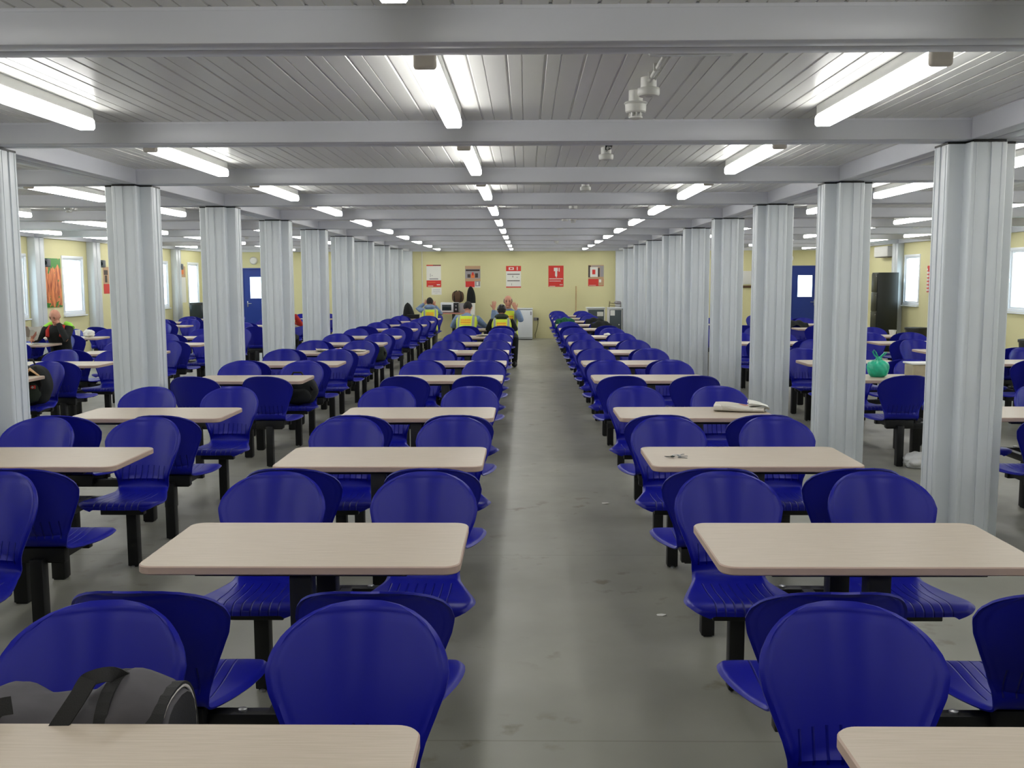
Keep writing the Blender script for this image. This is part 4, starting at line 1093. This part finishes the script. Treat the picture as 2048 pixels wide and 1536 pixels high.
def person(loc, rz, label, lean=.18, head_pitch=0, arms=None, top='bluecloth', vest=True, legs='greytrouser', hair='short', hat=None, face=True, headshift=(0, 0), extra=None, group=None):
    e = empty('person', loc, rz); tag(e, label, 'person', group)
    ca, sa = math.cos(lean), math.sin(lean)
    def T(x, y, z):    # lean about the hips
        dz = z - .53; return Vector((x, y * ca + dz * sa, .53 - y * sa + dz * ca))
    def torso(g, top_z=1.03, low=.47):
        return [(T(0, 0, low), .155 + g, .115 + g), (T(0, 0, .53), .165 + g, .125 + g), (T(0, 0, .63), .150 + g, .112 + g), (T(0, .0, .74), .152 + g, .112 + g), (T(0, .01, .86), .172 + g, .118 + g), (T(0, .01, .94), .180 + g, .108 + g), (T(0, .0, .99), .160 + g, .085 + g), (T(0, -.0, 1.03), .085 + g, .062 + g)]
    neck = T(0, .01, 1.05); hc = T(0, .02, 1.05) + Vector((headshift[0], .035 + headshift[1], .125))
    SH = [T(-.175, 0, .965), T(.175, 0, .965)]
    A = arms or [((-.25, .22, .80), (-.12, .42, .80)), ((.25, .22, .80), (.12, .42, .80))]
    # body: trunk, neck, head, limbs fused into one surface
    b = MB(); loft(b, torso(-.006))
    loft(b, [(T(0, 0, 1.0), .075, .065), (neck, .055, .055), (lerp(neck, hc, .5), .052, .055), (hc, .05, .05)])
    hp = head_pitch; ch, sh = math.cos(hp), math.sin(hp)
    def H(x, y, z): return hc + Vector((x, y * ch + z * sh, -y * sh + z * ch))   # y forward on the face
    hb = MB(); hb.ball((0, 0, 0), (.076, .096, .105), sub=4, fn=lambda d: 1 - .16 * max(0, -d.z) * (1 - .4 * max(0, d.y)) - .03 * abs(d.x) * max(0, d.y))
    for v, in zip(hb.v): pass
    b.add([H(v[0], v[1], v[2]) for v in hb.v], hb.f, 0, True)
    def blob(c, r, f=None):
        q = MB(); q.ball((0, 0, 0), r, sub=2, fn=f); b.add([H(v[0] + c[0], v[1] + c[1], v[2] + c[2]) for v in q.v], q.f, 0, True)
    blob((0, .098, -.018), (.014, .022, .020)); blob((0, .094, .004), (.010, .012, .026)); blob((0, .080, -.088), (.030, .022, .020)); blob((0, .086, -.056), (.026, .012, .011))
    for s in (-1, 1):
        blob((s * .078, -.005, -.005), (.010, .018, .030)); blob((s * .030, .084, .024), (.024, .012, .010))
    handsd = []
    for i, (el, wr) in enumerate(A):
        el, wr = Vector(el), Vector(wr); s = SH[i]
        loft(b, [(s, .05, .05), (lerp(s, el, .5), .044, .044), (el, .037, .037), (lerp(el, wr, .35), .036, .036), (wr, .025, .022)])
        d = (wr - el).normalized(); side = d.cross(Vector((0, 1, 0)));
        if side.length < .2: side = d.cross(Vector((1, 0, 0)))
        side.normalize(); nrm = side.cross(d).normalized()
        palm = wr + d * .045
        loft(b, [(wr, .024, .020), (wr + d * .03, .036, .017), (wr + d * .085, .040, .014)])
        for f_, (o_, L_) in enumerate(((-.030, .062), (-.010, .074), (.011, .070), (.030, .055))):
            p0 = wr + d * .08 + side * o_; cv = nrm * (.012 + .004 * f_) * (1 if hc.y > wr.y else -1)
            b.tube([p0, p0 + d * L_ * .5 + side * o_ * .15 + cv * .3, p0 + d * L_ + side * o_ * .2 + cv], [.0092, .0085, .0072], 8)
        sgn = 1 if i == 0 else -1
        p0 = wr + d * .03 + side * .028 * sgn; b.tube([p0, p0 + d * .028 + side * .030 * sgn, p0 + d * .058 + side * .040 * sgn], [.012, .0105, .009], 8)
    KN = []
    for s in (-1, 1):
        hip = Vector((s * .09, .02, .52)); kn = Vector((s * .13, .40, .50)); an = Vector((s * .12, .38, .09))
        loft(b, [(hip, .085, .082), (lerp(hip, kn, .5), .075, .072), (kn, .056, .056), (lerp(kn, an, .3), .056, .054), (lerp(kn, an, .75), .042, .042), (an, .036, .036)])
        b.ball((an.x, an.y + .05, .045), (.042, .115, .042), sub=3); KN.append((hip, kn, an))
    me = remesh(b, .009, 2); me.materials.clear(); me.materials.append(M['skin'])
    o = bpy.data.objects.new('body', me); C.objects.link(o); o.parent = e
    # jumper with sleeves, trousers, boots
    b = MB(); loft(b, torso(.012)); loft(b, [(T(0, 0, .97), .10, .085), (neck, .066, .064)])
    for i, (el, wr) in enumerate(A):
        el, wr = Vector(el), Vector(wr); s = SH[i]
        loft(b, [(lerp(s, (0, s.y, s.z), .2), .064, .064), (s, .068, .066), (lerp(s, el, .5), .062, .060), (el, .054, .052), (lerp(el, wr, .5), .048, .046), (lerp(el, wr, .93), .036, .034)])
    me = remesh(b, .012, 3); me.materials.clear(); me.materials.append(M[top])
    o = bpy.data.objects.new('jumper', me); C.objects.link(o); o.parent = e
    b = MB(); loft(b, [(T(0, 0, .45), .165, .13), (T(0, 0, .53), .18, .14), (T(0, 0, .60), .17, .132)])
    for hip, kn, an in KN: loft(b, [(hip, .098, .095), (lerp(hip, kn, .5), .086, .084), (kn, .068, .068), (lerp(kn, an, .5), .062, .062), (lerp(kn, an, .93), .056, .056)])
    me = remesh(b, .014, 3); me.materials.clear(); me.materials.append(M[legs])
    o = bpy.data.objects.new('trousers', me); C.objects.link(o); o.parent = e
    for hip, kn, an in KN:
        b = MB(); b.ball((an.x, an.y + .05, .05), (.052, .135, .05), sub=3, fn=lambda d: 1 if d.z > -.6 else .96); b.lathe([(.05, -.04), (.05, .07), (.046, .075)], (an.x, an.y, an.z), 14); b.build('boot', M['black'], e)
    if vest:
        b = MB(); loft(b, [(c, rx, ry) for c, rx, ry in torso(.026)][:-1])
        for s in (-1, 1): loft(b, [(T(s * .08, 0, .93), .08, .105), (T(s * .165, 0, .945), .05, .085)])
        me = remesh(b, .012, 2); me.materials.clear(); me.materials.append(M['vest'])
        o = bpy.data.objects.new('vest', me); C.objects.link(o); o.parent = e
    if hair in ('short', 'long'):
        b = MB(); q = MB(); q.ball((0, 0, 0), (.084, .100, .112), sub=4, fn=lambda d: (1.0 + .02 * math.sin(20 * d.x) * math.sin(17 * d.z)) if (d.z > .25 or d.y < (.25 if d.z > -.1 else -.3)) and d.z > -.62 else .80)
        b.add([H(v[0], v[1] - .004, v[2] + .004) for v in q.v], q.f, 0, True); b.build('hair', M['hair'], e)
    elif hair == 'fringe':
        b = MB(); q = MB(); q.ball((0, 0, 0), (.082, .098, .108), sub=4, fn=lambda d: 1.0 if (abs(d.x) > .55 or d.y < -.5) and -.35 < d.z < .45 and d.y < .45 else .85)
        b.add([H(v[0], v[1], v[2]) for v in q.v], q.f, 0, True); b.build('hair', mat('greying_hair', srgb(120, 108, 100), .9), e)
    if hat:
        b = MB(); q = MB(); q.ball((0, 0, 0), (.092, .110, .118), sub=4, fn=lambda d: 1.0 if d.z > -.12 else .82)
        b.add([H(v[0], v[1] - .002, v[2] + .012) for v in q.v], q.f, 0, True); b.build('hat', M[hat], e)
    if face:
        for s in (-1, 1):
            b = MB(); q = MB(); q.ball((0, 0, 0), (.012, .006, .007), sub=2); b.add([H(v[0] + s * .030, v[1] + .091, v[2] + .006) for v in q.v], q.f, 0, True); b.build('eye', M['dark_print'], e)
            b = MB(); q = MB(); q.ball((0, 0, 0), (.018, .006, .004), sub=2); b.add([H(v[0] + s * .030, v[1] + .094, v[2] + .030) for v in q.v], q.f, 0, True); b.build('eyebrow', M['brown'], e)
        b = MB(); q = MB(); q.ball((0, 0, 0), (.022, .006, .004), sub=2); b.add([H(v[0], v[1] + .096, v[2] - .055) for v in q.v], q.f, 0, True); b.build('mouth', M['redcloth'], e)
    if extra: extra(e, T, H, neck)
    return e
def hood(m):
    def f(e, T, H, neck):
        b = MB(); vs = []
        b.ball(tuple(neck + Vector((0, -.045, .01))), (.135, .095, .075), sub=4, fn=lambda d: 1 + .06 * math.sin(5 * math.atan2(d.y, d.x)) - .25 * max(0, d.z))
        b.build('hood', M[m], e)
    return f
G = 'men in hi-vis vests'
# man with hands at his head, pillar-side
x, y = chair_xy('A', 12, 1, False)
person((x + .02, y - .08, 0), .10, 'person in a yellow vest over pale blue sweatshirt, hands clasped to his head', lean=.22, head_pitch=.3,
       arms=[((-.30, .20, .99), (-.12, .17, 1.13)), ((.27, .26, .86), (.12, .22, 1.08))], hair='short', face=False, extra=hood('bluecloth'), group=G)
# man bending over his table
x, y = chair_xy('B', 9, -1, False)
p_ = person((x - .05, y + .0, 0), -.12, 'person in a yellow vest and blue sleeves bending forward over the table', lean=.42, head_pitch=.55,
       arms=[((-.30, .34, .78), (-.14, .50, .80)), ((.30, .34, .78), (.14, .50, .80))], hair='short', face=False, group=G)
p_.scale = (1.04, 1.04, 1.04)
# man in cap and dark hooded top, back to us
x, y = chair_xy('B', 9, 1, False)
p_ = person((x - .02, y + .0, 0), .0, 'person in a black cap, dark hooded top and yellow vest, back to the camera', lean=.34, head_pitch=.3, top='blackcloth', legs='blackcloth',
       arms=[((-.27, .20, .78), (-.14, .40, .79)), ((.27, .20, .78), (.14, .40, .79))], hair='short', hat='black', face=False, extra=hood('darkgreen'), group=G)
p_.scale = (.97, .97, .97)
# bald man opposite, facing the camera
x, y = chair_xy('B', 9, 1, True)
p_ = person((x + .09, y + .02, 0), PI, 'person with a balding head facing the camera, both hands raised beside his face', lean=.04, head_pitch=.1, top='bluecloth', legs='blackcloth',
       arms=[((-.24, .22, .84), (-.15, .20, 1.03)), ((.27, .24, .84), (.26, .24, 1.04))], hair='fringe', group=G)
p_.scale = (1.06, 1.06, 1.08)
# carrot bay reader, hand over his face
def paper_held(e, T, H, neck):
    pass
x, y = chair_xy('E', 7, 1, True)
pr = person((x + .12, y + .02, 0), PI, 'person with a bald head, dark jacket and hi-vis shoulders, hand over his face', lean=.25, head_pitch=.45, top='blackcloth', legs='blackcloth', vest=False,
       arms=[((-.22, .32, .80), (-.055, .22, 1.06)), ((.26, .28, .80), (.22, .46, .80))], hair='none', group=G)
def yoke(e):
    b = MB()
    for s in (-1, 1):
        b.tube([(s * .09, .03, 1.03), (s * .15, .05, 1.005), (s * .205, .09, .96)], [.045, .052, .05], 12)
    b.build('hi_vis_yoke', mat('hi_vis_cloth', srgb(150, 220, 70), .7), e)
    for s in (-1, 1):
        b = MB(); b.tube([(s * .10, .12, 1.0), (s * .115, .20, .93), (s * .105, .24, .84)], [.028, .03, .028], 10); b.build('red_panel', M['redcloth'], e)
yoke(pr)
# the newspaper he holds
b = MB(); vs = []; fs = []
for i in range(11):
    for j in range(7):
        u, v = i / 10 - .5, j / 6
        vs.append((u * .40 + .03 * v, .06 * math.cos(u * 5) + .05 * v, v * .23))
for i in range(10):
    for j in range(6):
        a = i * 7 + j; fs.append((a, a + 7, a + 8, a + 1))
bm = bmesh.new(); bv = [bm.verts.new(v) for v in vs]
for f in fs: bm.faces.new([bv[i] for i in f])
bmesh.ops.solidify(bm, geom=bm.faces[:], thickness=.006)
b.take(bm, 0, True); o = b.build('newspaper', M['news'], None, (x - .16, y - .50, .80), (-.25, 0, -.1)); tag(o, 'newspaper held upright by the bald man in the carrot bay', 'newspaper')
# man seen between the pillars
x, y = chair_xy('D', 10, 1, False)
person((x + .06, y, 0), .0, 'person in a yellow vest glimpsed between two pillars, carrot bay', lean=.2, head_pitch=.35, top='redcloth', legs='blackcloth',
       arms=[((-.28, .22, .78), (-.12, .42, .80)), ((.28, .22, .78), (.12, .42, .80))], hair='short', face=False, group=G)

#REST-END
# ------------------------------------------------------------------ camera, world, view
cam = bpy.data.cameras.new('camera'); co = bpy.data.objects.new('camera', cam); C.objects.link(co)
cam.sensor_width = 36; cam.sensor_fit = 'HORIZONTAL'; cam.lens = 1940 / 2048 * 36; cam.clip_start = .02
pit, yaw, rol = math.radians(6.12), math.radians(.822), math.radians(-.177)
R = Matrix.Rotation(yaw, 4, 'Z') @ Matrix.Rotation(PI / 2 - pit, 4, 'X') @ Matrix.Rotation(rol, 4, 'Z')
co.matrix_world = Matrix.Translation((0, 0, 1.684)) @ R
S.camera = co
w = bpy.data.worlds.new('overcast_sky'); S.world = w; w.use_nodes = True
bg = w.node_tree.nodes['Background']; bg.inputs[0].default_value = (.80, .93, 1, 1); bg.inputs[1].default_value = 7.0
S.view_settings.view_transform = 'Standard'; S.view_settings.look = 'None'; S.view_settings.gamma = 1
S.view_settings.use_curve_mapping = False
S.view_settings.exposure = 0.0

S.cycles.max_bounces = 8; S.cycles.diffuse_bounces = 4; S.cycles.glossy_bounces = 3; S.cycles.transmission_bounces = 4; S.cycles.transparent_max_bounces = 8
S.cycles.caustics_reflective = False; S.cycles.caustics_refractive = False
